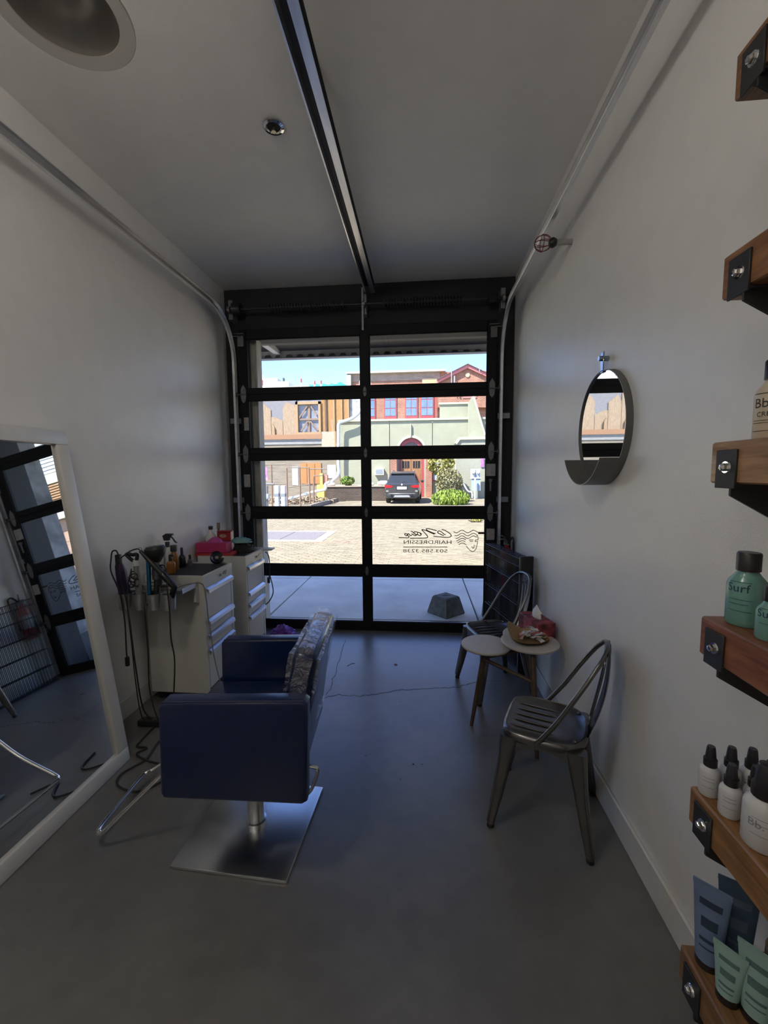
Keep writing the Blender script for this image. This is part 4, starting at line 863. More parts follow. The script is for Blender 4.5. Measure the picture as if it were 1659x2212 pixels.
t = bottle('cream_bottle', 'cream coloured bottle with handwritten style print on eye-level shelf', .745, .985, zs, .034, .17, CREAM, BCAP, .036, .02, .016, shoulder=.72)
prints(t, .034, [('Bb.', .028, .078, A0-.6), ('CRE', .014, .055, A0-.55)], mat('print_brown', (.06, .045, .03), .6, var=0), [(.098, .0012, A0-1.2, A0+.3), (.042, .0012, A0-1.2, A0+.3), (.037, .001, A0-1.2, A0+.3), (.02, .0012, A0-1.2, A0)])
zs = tops_z[1]
t = thing('green_glass_bottle', 'dark green glass bottle with pale label, cut off by the photo edge', 'bottle', (.765, 1.0, zs))
obj('body', M().lathe([(0, .002), (.026, .002), (.029, .01), (.038, .13), (.040, .15), (.036, .175), (.02, .195), (.013, .205), (.013, .24), (0, .24)], (0, 0, 0), 28), mat('green_bottle_glass', (.05, .11, .03), .08, var=.1, trans=.5), t, world=False)
obj('paper_label', M().lathe([(.0315, .03), (.0375, .115)], (0, 0, 0), 18, None, A0-.5, A0+1.6), mat('label_grey_green', (.34, .34, .27), .6, var=.2), t, world=False)
zs = tops_z[4]
MILK = mat('milky_plastic', (.62, .62, .63), .3, var=.03); SPR = mat('smoky_cap', (.035, .035, .04), .15, var=0)
def spray(x, y, r, h, label):
    t = thing('spray_bottle', label, 'bottle', (x, y, zs), group='small white spray bottles on the shelf'); hb = h*.62
    obj('body', M().lathe([(0, .001), (r*.9, .001), (r, .006), (r, hb*.78), (r*.9, hb*.88), (r*.55, hb*.98), (r*.5, hb), (0, hb)], (0, 0, 0), 22), MILK, t, world=False)
    obj('collar', M().lathe([(r*.56, hb-.004), (r*.66, hb-.002), (r*.66, hb+h*.12), (r*.45, hb+h*.13), (0, hb+h*.13)], (0, 0, 0), 18), BCAP, t, world=False)
    obj('overcap', M().lathe([(r*.52, hb+h*.10), (r*.55, hb+h*.12), (r*.42, h-.004), (r*.36, h), (0, h)], (0, 0, 0), 18), SPR, t, world=False)
    prints(t, r, [], mat('print_grey', (.25, .27, .32), .5, var=0), [(hb*f, .0012, A0-.6, A0+.5) for f in (.35, .55, .66)])
    return t
spray(.676, 1.000, .021, .118, 'white spray bottle at the far corner of the crowded shelf')
spray(.722, 1.000, .021, .118, 'white spray bottle second along the back row')
spray(.766, .998, .021, .118, 'white spray bottle third along the back row by the wall')
spray(.812, .995, .021, .118, 'white spray bottle nearest the wall in the back row')
spray(.680, .938, .021, .118, 'white spray bottle alone in front of the back row')
spray(.728, .935, .021, .118, 'white spray bottle half hidden behind the large spray bottle')
spray(.775, .93, .021, .118, 'white spray bottle at the photo edge behind the large one')
t = spray(.690, .862, .034, .175, 'large frosted spray bottle standing in front on the crowded shelf')
prints(t, .034, [('Bb.', .022, .06, A0-.35)], mat('print_grey', (.25, .27, .32), .5, var=0))
# tubes on the lowest shelf
zs = tops_z[5]
def ctube(x, y, rz, r, h, m, label, name, prt, dark):
    t = thing(name, label, 'tube', (x, y, zs), rz, 'squeeze tubes on the lowest shelf'); rings = []
    for k in range(9):
        f = k/8; a = r*(1-f)+r*1.45*f; b = r*(1-f)+.0012*f; z = .016+(h-.016)*f
        rings.append([Vector((a*math.cos(i*2*PI/20), b*math.sin(i*2*PI/20), z)) for i in range(20)])
    b0 = obj('tube_body', M().loft(rings), m, t, 50, world=False)
    obj('cap', M().lathe([(0, 0), (r*1.0, 0), (r*1.02, .004), (r*1.0, .018), (0, .018)], (0, 0, 0), 20), BCAP, t, world=False)
    obj('crimp', M().box(-r*1.46, r*1.46, -.0016, .0016, h-.008, h+.003), m, t, world=False)
    for (z0, z1, w2) in ((h*.75, h*.83, .9), (h*.5, h*.62, .7), (h*.34, h*.38, .8), (h*.26, h*.28, .8)):
        f = (z0-.016)/(h-.016); f1 = (z1-.016)/(h-.016); o = M()
        ya, yb = -(r*(1-f)+.0012*f)-.0006, -(r*(1-f1)+.0012*f1)-.0006
        n = 8; vs = []
        for (f2, zz) in ((f, z0), (f1, z1)):
            for i in range(n+1):
                an = -PI/2+(-1+2*i/n)*.75*w2; a = r*(1-f2)+r*1.45*f2; bb2 = r*(1-f2)+.0012*f2; vs.append(((a+.0006)*math.cos(an), (bb2+.0006)*math.sin(an), zz))
        o.add(vs, [(i, i+1, n+1+i+1, n+1+i) for i in range(n)]); obj('print', o, prt, b0, None, world=False)
    return t
BT = mat('blue_grey_tube', (.16, .22, .36), .35, var=.1); BT2 = mat('slate_blue_tube', (.06, .10, .16), .4, var=.1); TT = mat('mint_tube', (.30, .46, .42), .4, var=.06); PD = mat('print_navy', (.03, .05, .09), .5, var=0); PG = mat('print_green', (.10, .18, .17), .5, var=0)
ctube(.690, .985, math.radians(-42), .026, .20, BT, 'tall blue-grey squeeze tube at the shelf end', 'squeeze_tube', PD, 0)
ctube(.750, .985, math.radians(-30), .028, .215, BT2, 'tall slate blue squeeze tube closer to the wall', 'squeeze_tube', mat('print_slate', (.11, .15, .2), .5, var=0), 1)
ctube(.688, .915, math.radians(-50), .022, .12, TT, 'short mint squeeze tube nearest the shelf front', 'squeeze_tube', PG, 0)
ctube(.728, .885, math.radians(-48), .028, .155, TT, 'wider mint squeeze tube behind the short one', 'squeeze_tube', PG, 0)
ctube(.735, .815, math.radians(-40), .024, .165, TT, 'mint squeeze tube cut off by the photo edge', 'squeeze_tube', PG, 0)
t = thing('cork_lid_jar', 'grey jar with a cork rim between the mint tubes', 'jar', (.80, .905, zs))
obj('body', M().lathe([(0, .001), (.03, .001), (.032, .008), (.036, .10), (.036, .12), (0, .12)], (0, 0, 0), 24), mat('jar_grey', (.3, .3, .31), .4), t, world=False)
obj('lid', M().lathe([(.037, .105), (.039, .108), (.039, .132), (.034, .136), (.03, .125), (0, .125)], (0, 0, 0), 24), mat('cork_brown', (.14, .10, .07), .8), t, world=False)
single('black_hair_tie', M().tube(smooth_path([(.845, .90, zs+.155), (.85, .83, zs+.165), (.848, .74, zs+.12), (.846, .73, zs+.108), (.843, .80, zs+.12), (.84, .87, zs+.136)], 6, True), .003, 6), mat('elastic_black', (.015, .015, .018), .7, var=0), 'loop of black elastic cord hanging above the lowest shelf', 'cord', (.845, .82, zs+.1))
# ------------------------------------------------------------------ outside: pavement, street
ZS = -.13
CONC = mat('sidewalk_concrete', (.70, .65, .57), .85, var=.12, scale=2.2, bump=.15, bscale=60)
sw = struct('sidewalk', M().box(-12, 9, 4.45, 6.58, -.3, -.02), mat('joint_dark', (.10, .095, .09), .9), 'grey concrete sidewalk outside the garage door', 'sidewalk')
xs = [-12, -8.6, -5.15, -1.712, .61, 3.2, 6, 9]
for i in range(len(xs)-1):
    for (y0, y1) in ((4.47, 6.18), (6.195, 6.58)):
        obj('slab', M().rbox(xs[i]+.008, xs[i+1]-.008, y0, y1, -.05, 0, .006, 1), CONC, sw)
struct('curb', M().rbox(-14, 10, 6.585, 6.80, -.3, -.005, .02, 2), mat('curb_concrete', (.42, .39, .34), .9, var=.2, scale=4, bump=.3), 'worn concrete curb between sidewalk and paved street', 'curb', 40)
PAV1, PAV2 = (.255, .218, .152), (.205, .175, .12)
st = struct('street', M().box(-60, 50, 6.8, 60, -.5, ZS-.004), mat_brick('street_paver_far', PAV1, PAV2, (.15, .12, .09), .21, .105, .008, 'XY', bump=.4), 'street paved with tan concrete blocks in full sun', 'street')
PVM = [mat('tan_paver_a', PAV1, .9, var=.12, scale=5), mat('tan_paver_b', (.235, .20, .138), .9, var=.12, scale=5), mat('tan_paver_c', PAV2, .9, var=.12, scale=5)]
def paver_poly(wd, dp, zz):    # zig-zag sided interlocking block
    k = .012; return [(-wd/2, -dp/2), (-wd/4, -dp/2+k), (0, -dp/2), (wd/4, -dp/2-k), (wd/2, -dp/2), (wd/2, dp/2), (wd/4, dp/2-k), (0, dp/2), (-wd/4, dp/2+k), (-wd/2, dp/2)]
pm = []
for k in range(3):
    mb = M(); mb.prism(paver_poly(.205, .098, 0), .03, 'Z', -.03); pm.append(mesh('paver', mb, PVM[k]))
rest = [M(), M(), M()]; rnd = random.Random(2); near = []
def plate_hit(x, y): return -4.85 < x < -2.45 and 10.3 < y < 12.35
for r in range(82):
    y = 6.87+r*.107; xa, xb = -.42*y-1.4, .19*y+.4; n0 = int(xa/.212)-1
    for c in range(n0, int(xb/.212)+2):
        x = c*.212+(.106 if r % 2 else 0)
        if plate_hit(x, y): continue
        near.append((y, x))
inview = [(y, x) for (y, x) in near if -.405*y < x < .145*y]
inview.sort(key=lambda p: (p[0]-6.6)*1.0+abs(x*0)); pick = set([p for p in inview if p[0] > 7.2][:300])
for (y, x) in near:
    k = rnd.choice((0, 0, 1, 1, 2)); z = ZS+rnd.uniform(-.004, .003)
    if (y, x) in pick:
        o = bpy.data.objects.new('paver', pm[k]); COL.objects.link(o); o.location = (x, y, z); o.parent = st; o.rotation_euler = (rnd.uniform(-.02, .02), rnd.uniform(-.012, .012), 0)
    else:
        poly = [(x+a, y+b) for a, b in paver_poly(.205, .098, 0)]; mb = rest[k]; n = len(poly)
        mb.add([(a, b, z) for a, b in poly]+[(a, b, z-.02) for a, b in poly], [tuple(range(n))]+[(i, i+n, (i+1) % n+n, (i+1) % n) for i in range(n)])
for k in range(3): obj('paver_field', rest[k], PVM[k], st, None, kind='stuff')
# steel access covers set in the street
cvx = thing('utility_cover', 'wide grey steel utility cover with a pale frame in the street', 'street cover', (-3.6, 11.3, ZS))
mb = M()
for (a, b, c, d) in ((-4.82, -2.5, 10.35, 10.62), (-4.82, -2.5, 12.05, 12.3), (-4.82, -4.6, 10.62, 12.05), (-2.75, -2.5, 10.62, 12.05)): mb.box(a, b, c, d, ZS-.02, ZS+.004)
obj('frame', mb, mat('pale_frame_concrete', (.32, .285, .235), .9, var=.1), cvx)
for (a, b) in ((-4.595, -3.69), (-3.67, -2.755)): obj('plate', M().box(a, b, 10.625, 12.045, ZS-.02, ZS+.008), mat('cover_steel', (.19, .17, .175), .6, var=.1), cvx)
RP = mat('faded_red_paint', (.50, .22, .16), .9, var=.2)
for (a, b, wd) in ((705, 1172, .5), (760, 1170, .4)):
    p = onz(a, b, ZS); obj('paint_mark', M().box(p.x-wd, p.x+wd, p.y-.03, p.y+.03, ZS+.003, ZS+.005), RP, st)
# concrete pier block on the sidewalk
blk = M(); hs, ht, hh = .150, .098, .205; Rz = Matrix.Rotation(math.radians(43), 3, 'Z'); c = Vector((.272, 4.72, 0))
rings = []
for (h, z) in ((hs*.97, 0), (hs, .012), (ht+.008, hh-.012), (ht-.006, hh)):
    rings.append([c+Rz @ Vector((x, y, z)) for x, y in ((-h, -h), (0, -h), (h, -h), (h, 0), (h, h), (0, h), (-h, h), (-h, 0))])
blk.loft(rings); bt = thing('concrete_pier_block', 'dark weathered concrete pier block on the sidewalk', 'block', c)
obj('block', blk, mat('weathered_concrete', (.15, .145, .13), .95, var=.35, scale=12, bump=.6, bscale=50), bt, 30)
obj('crack', M().tube([c+Vector((-.05, -.02, hh)), c+Vector((0, .01, hh)), c+Vector((.05, .0, hh))], .003, 4), CRK, bt)

# ------------------------------------------------------------------ canopy over the sidewalk
cn = thing('canopy', 'dark corrugated metal canopy over the sidewalk with a pale edge beam', 'canopy', (-.5, 5.0, 3.05))
DCK = mat('dark_canopy_metal', (.045, .043, .04), .6, var=.15); PBM = mat('pale_primer_steel', (.72, .70, .67), .6, var=.08, scale=5)
CY = 5.46
n = 60; rings = []
P = []
x = -7.0
prof = []
while x < 5.0:
    for (dx, z) in ((0, 3.19), (.05, 3.19), (.075, 3.225), (.125, 3.225)): prof.append((x+dx, z))
    x += .15
poly = prof+[(a, z+.004) for a, z in prof[::-1]]
mb = M(); vs = []
for yy in (4.47, CY+.02): vs += [(a, yy, z) for a, z in prof]
k = len(prof); mb.add(vs, [(i, i+1, k+i+1, k+i) for i in range(k-1)]); obj('corrugated_deck', mb, DCK, cn, None)
obj('ledger_beam', M().box(-7, 5, 4.72, 4.80, 3.03, 3.19), DCK, cn)
a = ony(680, 757, CY).z; b = ony(680, 772, CY).z
obj('edge_beam', M().box(-7, 5, CY, CY+.05, b+.005, a+.02), PBM, cn)
obj('edge_back', M().box(-7, 5, CY-.30, CY-.001, a+.005, a+.02), DCK, cn)
pitch = (ony(850, 764, CY).x-ony(826, 764, CY).x)
for i in range(-16, 26):
    xc = ony(838, 764, CY).x+i*pitch
    if not -6.5 < xc < 4.5: continue
    mb = M(); hgt = max(.008, .034-.0016*max(0, i)); mb.prism([(xc-.055, b+.004), (xc-.033, b+.004+hgt), (xc+.018, b+.004+hgt), (xc+.04, b+.004)], .02, 'Y', CY-.021); obj('corrugation_end', mb, DCK, cn, None)
obj('drip_edge', M().box(-7, 5, CY-.03, CY+.06, b-.008, b+.003), mat('blue_grey_edge', (.25, .28, .36), .5), cn)
p0, p1 = Vector((-1.78, 4.5, 3.03)), Vector((-1.84, CY, ony(603, 770, CY).z+.02))
mb = M(); dv = (p1-p0); 
mb.add([p0+Vector((-.035, 0, 0)), p0+Vector((.035, 0, 0)), p0+Vector((.035, 0, .09)), p0+Vector((-.035, 0, .09)), p1+Vector((-.035, 0, 0)), p1+Vector((.035, 0, 0)), p1+Vector((.035, 0, .09)), p1+Vector((-.035, 0, .09))], [(0, 1, 2, 3), (7, 6, 5, 4), (0, 4, 5, 1), (1, 5, 6, 2), (2, 6, 7, 3), (3, 7, 4, 0)])
obj('outrigger', mb, PBM, cn)
tag(single('jamb_post', M().rbox(-1.80, -1.655, 4.26, 4.40, 0, 2.95, .006, 1), mat_wood('weathered_post', (.36, .335, .30), (.62, .585, .53), 'Z', .8, 4, 8), 'a', 'b', (-1.72, 4.33, 0)), 'weathered wooden post standing just outside the door edge', 'post')
for o in [bpy.data.objects['jamb_post']]: o['kind'] = 'structure'
struct('column', M().rbox(.70, 1.25, 4.475, 4.74, 0, 3.02, .01, 1), mat('stained_concrete', (.30, .30, .30), .9, var=.45, scale=5, bump=.3), 'stained concrete column outside beside the door opening', 'column', 40)
struct('column_base', M().prism([(.665, 0), (.70, .34), (1.25, .34), (1.25, 0)], .20, 'Y', 4.49), mat('dark_base', (.08, .08, .08), .8), 'dark flared foot of the concrete column', 'column')

# ------------------------------------------------------------------ far side of the street
def fb(px0, py0, px1, py1, d, depth):
    """box whose front face stands at y=d and shows between two photo pixels"""
    xm, ym = (px0+px1)/2, (py0+py1)/2
    return M().box(ony(px0, ym, d).x, ony(px1, ym, d).x, d, d+depth, ony(xm, py1, d).z, ony(xm, py0, d).z)
STU = mat('olive_stucco', (.295, .295, .215), .95, var=.06, scale=1.5, bump=.5, bscale=6); STW = mat('pale_stucco_trim', (.38, .37, .295), .9, var=.04)
BRK = mat_brick('orange_brick', (.34, .12, .07), (.27, .09, .055), (.33, .25, .19), .23, .078, .012, 'XZ')
BRKD = mat_brick('dark_brick', (.085, .055, .042), (.055, .038, .03), (.10, .08, .065), .26, .09, .014, 'XZ')
RDT = mat('dark_red_trim', (.34, .06, .07), .5, var=.06); GLW = mat('reflective_window_glass', (.14, .20, .32), .08, var=.15, scale=2, spec=.8)
WDD = mat_wood('door_wood', (.22, .10, .04), (.36, .18, .08), 'Z', .5)
D1 = 29.0
sb = thing('stucco_building', 'pale olive stucco building with an arched red-framed entrance', 'building', (-.5, D1, ZS))
XE, ZE = lambda px, d=D1: ony(px, 1000, d).x, lambda py, px=880, d=D1: ony(px, py, d).z
ztop = ZE(909); zb0 = ZS
acx, arad = XE(888.5), (XE(915.5)-XE(861.5))/2; asp = ZE(946)-arad
edges = [XE(735), XE(842), XE(934), XE(1075)]
def arch_poly(x0, x1, z0, z1, cx, r, zs):
    """wall panel with an arched opening down to the ground"""
    n = 18; return [(x0, z0), (x0, z1), (x1, z1), (x1, z0), (cx+r, z0)] + [(cx+r*math.cos(PI*k/n), zs+r*math.sin(PI*k/n)) for k in range(n+1)] + [(cx-r, z0)]
obj('wall_panel', M().box(edges[0], edges[1]-.02, D1, D1+.4, zb0, ztop), STU, sb)
ap = arch_poly(edges[1]+.02, edges[2]-.02, zb0, ztop, acx, arad+.02, asp)
mb = M(); mb.prism(ap, .4, 'Y', D1); obj('wall_panel', mb, STU, sb, 30)
obj('wall_panel', M().box(edges[2]+.02, edges[3], D1, D1+.4, zb0, ztop), STU, sb)
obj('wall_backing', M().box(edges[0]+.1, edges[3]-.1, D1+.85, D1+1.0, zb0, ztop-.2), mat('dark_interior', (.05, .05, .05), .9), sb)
obj('side_wall', M().box(edges[0], edges[0]+.3, D1+.41, D1+3, zb0, ztop), STU, sb)
obj('coping', M().box(edges[0]-.08, edges[3]+.1, D1-.10, D1+.5, ztop+.005, ztop+.14), STW, sb)
obj('roof_deck', M().box(edges[0], edges[3], D1+.42, D1+3.4, ztop-.3, ztop-.15), STU, sb)
def arc_band(cx, zc, r0, r1, y0, y1, n=18, leg=0):
    mb = M(); pts = [(cx+r1*math.cos(PI*k/n), zc+r1*math.sin(PI*k/n)) for k in range(n+1)]; inn = [(cx+r0*math.cos(PI*k/n), zc+r0*math.sin(PI*k/n)) for k in range(n+1)]
    vs = [(a, y0, b) for a, b in pts]+[(a, y0, b) for a, b in inn]+[(a, y1, b) for a, b in pts]+[(a, y1, b) for a, b in inn]; m2 = n+1; fs = []
    for k in range(n): fs += [(k, k+1, m2+k+1, m2+k), (2*m2+k, 3*m2+k, 3*m2+k+1, 2*m2+k+1), (k, 2*m2+k, 2*m2+k+1, k+1), (m2+k, m2+k+1, 3*m2+k+1, 3*m2+k)]
    fs += [(0, m2, 3*m2, 2*m2), (n, 2*m2+n, 3*m2+n, m2+n)]
    return mb.add(vs, fs)
obj('arch_moulding', arc_band(acx, asp, arad, arad+.16, D1-.08, D1-.001), STW, sb)
af = obj('arch_frame', arc_band(acx, asp, arad-.28, arad, D1+.12, D1+.3), RDT, sb)
mb = M(); n = 18; mb.prism([(acx+(arad-.28)*math.cos(PI*k/n), asp+(arad-.28)*math.sin(PI*k/n)) for k in range(n+1)], .03, 'Y', D1+.25); obj('fanlight_pane', mb, mat('dark_glass', (.03, .03, .035), .1), af)
mb = M()
for k in range(1, 5): t = PI*k/5; mb.tube([(acx, D1+.22, asp), (acx+(arad-.28)*math.cos(t), D1+.22, asp+(arad-.28)*math.sin(t))], .025, 5)
obj('fanlight_bars', mb, RDT, af)
for (a, b) in ((858, 865), (911, 919)): obj('door_jamb', M().box(XE(a), XE(b), D1+.10, D1+.3, zb0, asp), RDT, sb)
obj('door_head', M().box(XE(858), XE(919), D1+.10, D1+.3, asp-.12, asp+.05), RDT, sb)
for (a, b) in ((865.2, 887.6), (888.4, 910.8)):
    dl = obj('door_leaf', M().box(XE(a), XE(b), D1+.16, D1+.24, zb0+.05, asp-.125), WDD, sb)
    xm = (XE(a)+XE(b))/2; obj('pane', M().box(xm-.24, xm+.24, D1+.145, D1+.155, ZE(1011), ZE(996)), mat('dark_glass', (.03, .03, .035), .1), dl)
    for k in (-1, 1): obj('pane_bar', M().box(xm+k*.08-.015, xm+k*.08+.015, D1+.13, D1+.144, ZE(1011), ZE(996)), WDD, dl)
    obj('door_panel', M().box(xm-.24, xm+.24, D1+.14, D1+.159, ZE(1050), ZE(1022)), WDD, dl)
for (a, b) in ((843, 857.5), (920, 933)): obj('brick_pier', M().box(XE(a), XE(b), D1-.25, D1-.005, zb0, ZE(972)), BRK, sb)
obj('spout', M().box(XE(886.5), XE(888.5), D1-.14, D1-.02, ZE(944), ZE(916)), STW, sb)
wn2 = obj('window_frame', M().box(XE(934), XE(948), D1-.06, D1-.005, ZE(1040), ZE(1008)), RDT, sb); obj('pane', M().box(XE(936), XE(946), D1-.075, D1-.061, ZE(1037), ZE(1011)), mat('pale_glass', (.40, .45, .48), .15), wn2)
# raised stair parapet and right wing
obj('stair_parapet', fb(950, 873, 1012, 912, D1+.5, .25), STU, sb); obj('stair_coping', fb(948, 869, 1012, 873, D1+.42, .4), STW, sb)
mb = M(); P = [(1012, 870), (1020, 856), (1026, 858), (1049, 940), (1030, 985), (1012, 985)]
mb.prism([(ony(a, b, D1-.35).x, ony(a, b, D1-.35).z) for a, b in P], .3, 'Y', D1-.35); obj('stair_side_wall', mb, STU, sb)
mb = M(); P = [(1020, 855), (1025, 855), (1050, 940), (1046, 941)]; mb.prism([(ony(a, b, D1-.45).x, ony(a, b, D1-.45).z) for a, b in P], .5, 'Y', D1-.45); obj('stair_stringer', mb, STW, sb)
DW = 27.6
mb = M(); P = [(985, 1082), (985, 957), (993, 946), (1090, 943), (1090, 1082)]; mb.prism([(ony(a, b, DW).x, max(ZS, ony(a, b, DW).z)) for a, b in P], 1.0, 'Y', DW); obj('wing_wall', mb, mat('wing_stucco', (.31, .31, .245), .95, var=.05, bump=.3, bscale=8), sb)
mb = M(); P = [(983, 957), (992, 944), (1090, 940), (1090, 948), (994, 950), (987, 960)]; mb.prism([(ony(a, b, DW-.1).x, ony(a, b, DW-.1).z) for a, b in P], 1.2, 'Y', DW-.1); obj('wing_coping', mb, STW, sb)
# window air conditioner
ac = thing('air_conditioner', 'small white window air conditioner in the stucco wall by the car', 'air conditioner', (XE(819), D1-.2, ZE(1026)))
obj('case', fb(809, 1012, 829, 1026, D1-.22, .21), mat('ac_white', (.72, .72, .70), .5), ac); obj('grille', fb(811.5, 1014, 826.5, 1024, D1-.235, .014), mat('ac_grille', (.22, .24, .26), .5), ac)

# brick building behind
D2 = 32.5
bk = thing('brick_building', 'old orange brick building with red sash windows and a gable', 'building', (0, D2, ZS))
XB = lambda px: ony(px, 880, D2).x; ZB2 = lambda py, px=870: ony(px, py, D2).z
obj('brick_wall', M().box(XB(752), XB(1100), D2, D2+.4, 1.0, ZB2(806)), BRK, bk); obj('parapet_band', M().box(XB(752), XB(950), D2-.05, D2-.005, ZB2(822), ZB2(806)), mat_brick('weathered_brick', (.32, .21, .16), (.24, .16, .13), (.36, .30, .26), .23, .078, .012, 'XZ'), bk)
obj('cornice', M().box(XB(750), XB(962), D2-.35, D2+.3, ZB2(806), ZB2(802)), mat('white_cornice', (.5, .49, .46), .6), bk)
obj('corner_pilaster', M().box(XB(751), XB(760), D2-.3, D2-.055, ZB2(860), ZB2(808)), mat('white_cornice', (.75, .75, .72), .6), bk)
obj('sill_course', M().box(XB(795), XB(938), D2-.12, D2-.005, ZB2(915), ZB2(907)), mat('grey_stone', (.32, .31, .29), .9), bk)
for (a, b) in ((786, 811), (830, 857), (875, 902.5), (908, 937)):
    fr = obj('window_frame', M().box(XB(a), XB(b), D2-.06, D2-.006, ZB2(906), ZB2(838)), RDT, bk)
    xm = (XB(a)+XB(b))/2; hw = (XB(b)-XB(a))/2-.08; zs4 = [ZB2(899), ZB2(882), ZB2(864), ZB2(846)]
    for i in range(3):
        for s in (-1, 1):
            x0, x1 = (xm-hw, xm-.02) if s < 0 else (xm+.02, xm+hw); obj('pane', M().box(x0, x1, D2-.075, D2-.061, zs4[i]+.03, zs4[i+1]-.03), GLW, fr)
gp = [(946, 818), (1010.5, 787), (1085, 822), (1085, 880), (946, 880)]
mb = M(); mb.prism([(ony(a, b, D2-.6).x, ony(a, b, D2-.6).z) for a, b in gp], .5, 'Y', D2-.6); obj('gable_wall', mb, BRK, bk)
mb = M(); P = [(944, 820), (1010.5, 786), (1085, 821), (1085, 829), (1010.5, 794.5), (944, 828)]; mb.prism([(ony(a, b, D2-.8).x, ony(a, b, D2-.8).z) for a, b in P], .3, 'Y', D2-.8); obj('gable_trim', mb, mat('pink_trim', (.52, .16, .17), .5), bk)
mb = M(); P = [(944, 819), (1010.5, 785), (1085, 820), (1085, 821.5), (1010.5, 786.5), (944, 821)]; mb.prism([(ony(a, b, D2-.9).x, ony(a, b, D2-.9).z) for a, b in P], .5, 'Y', D2-.9); obj('gable_roof_edge', mb, mat('slate_edge', (.10, .07, .08), .7), bk)
p = ony(1010, 810, D2-.62); obj('gable_ornament', M().cyl((p.x, D2-.66, p.z), (p.x, D2-.61, p.z), .16, seg=14), mat('tan_ornament', (.50, .38, .24), .8), bk)
obj('gable_opening', fb(1000, 826, 1030, 860, D2-.64, .03), mat('pink_shutter', (.42, .16, .14), .7), bk)
obj('tan_patch', fb(912, 817, 944, 832, D2-.08, .06), mat('tan_patch', (.48, .34, .20), .9), bk)
for (a, t0, t1, r) in ((975.5, 798, 834, .035), (982, 812, 835, .05), (1036, 788, 803, .03)):
    p, q3 = ony(a, t0, D2-1), ony(a, t1, D2-1); obj('vent_pipe', M().cyl(q3, p, r, seg=8), mat('grey_vent', (.3, .3, .32), .6), bk)
obj('downpipe', fb(940, 855, 943, 912, D2-.25, .1), RDT, bk)

# ------------------------------------------------------------------ timber clad building under repair
D3 = 31.0
XT = lambda px: ony(px, 930, D3).x; ZT3 = lambda py, px=650: ony(px, py, D3).z
PLY = mat_wood('pale_plywood', (.25, .175, .115), (.36, .265, .18), 'Z', .9, 5, 5); PLO = mat_wood('orange_plywood', (.28, .14, .05), (.38, .21, .085), 'Z', .9, 5, 5); STD = mat_wood('stud_timber', (.28, .17, .085), (.38, .26, .145), 'Z', .8, 5, 8)
FELT = mat('grey_felt', (.20, .19, .205), .95, var=.12); BCON = mat('board_formed_concrete', (.23, .195, .15), .95, var=.2, scale=3, bump=.5, bscale=8, stretch=(.4, 1, 3)); GRB = mat_wood('grey_beam', (.20, .20, .20), (.32, .31, .30), 'X', .9)
tbd = thing('timber_building', 'half-stripped timber building with plywood walls and a boarded window', 'building', (-8, D3, ZS))
zw1 = ZT3(846)
obj('felt_wall', M().box(XT(430), XT(641), D3, D3+.3, ZT3(946), zw1), FELT, tbd)
rnd = random.Random(9)
pxs = [440, 470, 500, 528, 548, 562, 587, 612, 640]; tops_ = [884, 876, 890, 880, 872, 883, 900, 882]
for i in range(8):
    a, b = pxs[i], pxs[i+1]; za, zb_ = ZT3(tops_[i]), ZT3(tops_[i]+rnd.uniform(-8, 10)); zm = ZT3(tops_[i]-14)
    mb = M(); mb.prism([(XT(a)+.015, ZT3(940)), (XT(a)+.015, za), ((XT(a)+XT(b))/2*.6+XT(a)*.4, zm if i % 2 else za), (XT(b)-.015, zb_), (XT(b)-.015, ZT3(940))], .05, 'Y', D3-.055); obj('plywood_sheet', mb, PLY, tbd, None)
for a in (592, 553, 505): mb = M(); mb.prism([(XT(a), ZT3(947)), (XT(a)-.05, ZT3(915)), (XT(a)+.09, ZT3(922)), (XT(a)+.12, ZT3(947))], .08, 'Y', D3-.16); obj('splintered_stud', mb, STD, tbd, None)
obj('ledge_beam', M().box(XT(430), XT(697), D3-.25, D3-.06, ZT3(949), ZT3(939)), mat_wood('reddish_beam', (.24, .12, .065), (.34, .19, .11), 'X', .8), tbd)
obj('grey_ledge', M().box(XT(430), XT(700), D3-.15, D3+.2, ZT3(960), ZT3(949.3)), GRB, tbd)
obj('concrete_wall', M().box(XT(430), XT(733), D3-.10, D3+.3, ZS, ZT3(960.3)), BCON, tbd)
obj('concrete_pillar', M().box(XT(696), XT(728), D3-.24, D3-.11, ZT3(968), ZT3(934)), mat('pale_plaster', (.36, .32, .25), .9, var=.1), tbd)
# boarded window
wf = obj('window_opening', M().box(XT(641), XT(694), D3+.12, D3+.2, ZT3(946), zw1), mat('window_film', (.21, .22, .27), .4, var=.15, scale=3), tbd)
for (a, b, c, d) in ((640, 645, 868, 946), (689, 694, 868, 946), (640, 694, 868, 874), (645, 689, 934, 939)): obj('window_casing', M().box(XT(a), XT(b), D3-.10, D3+.11, ZT3(d), ZT3(c)), STD, tbd)
def bar(p, q, wd, y, m, nm='brace'):
    A_, B_ = ony(*p, y), ony(*q, y); A_.y = B_.y = y; t = (B_-A_).normalized(); nn = Vector((-t.z, 0, t.x))*wd; dy = Vector((0, .06, 0))
    return M().add([A_-nn, B_-nn, B_+nn, A_+nn, A_-nn+dy, B_-nn+dy, B_+nn+dy, A_+nn+dy], [(0, 1, 2, 3), (7, 6, 5, 4), (0, 4, 5, 1), (1, 5, 6, 2), (2, 6, 7, 3), (3, 7, 4, 0)])
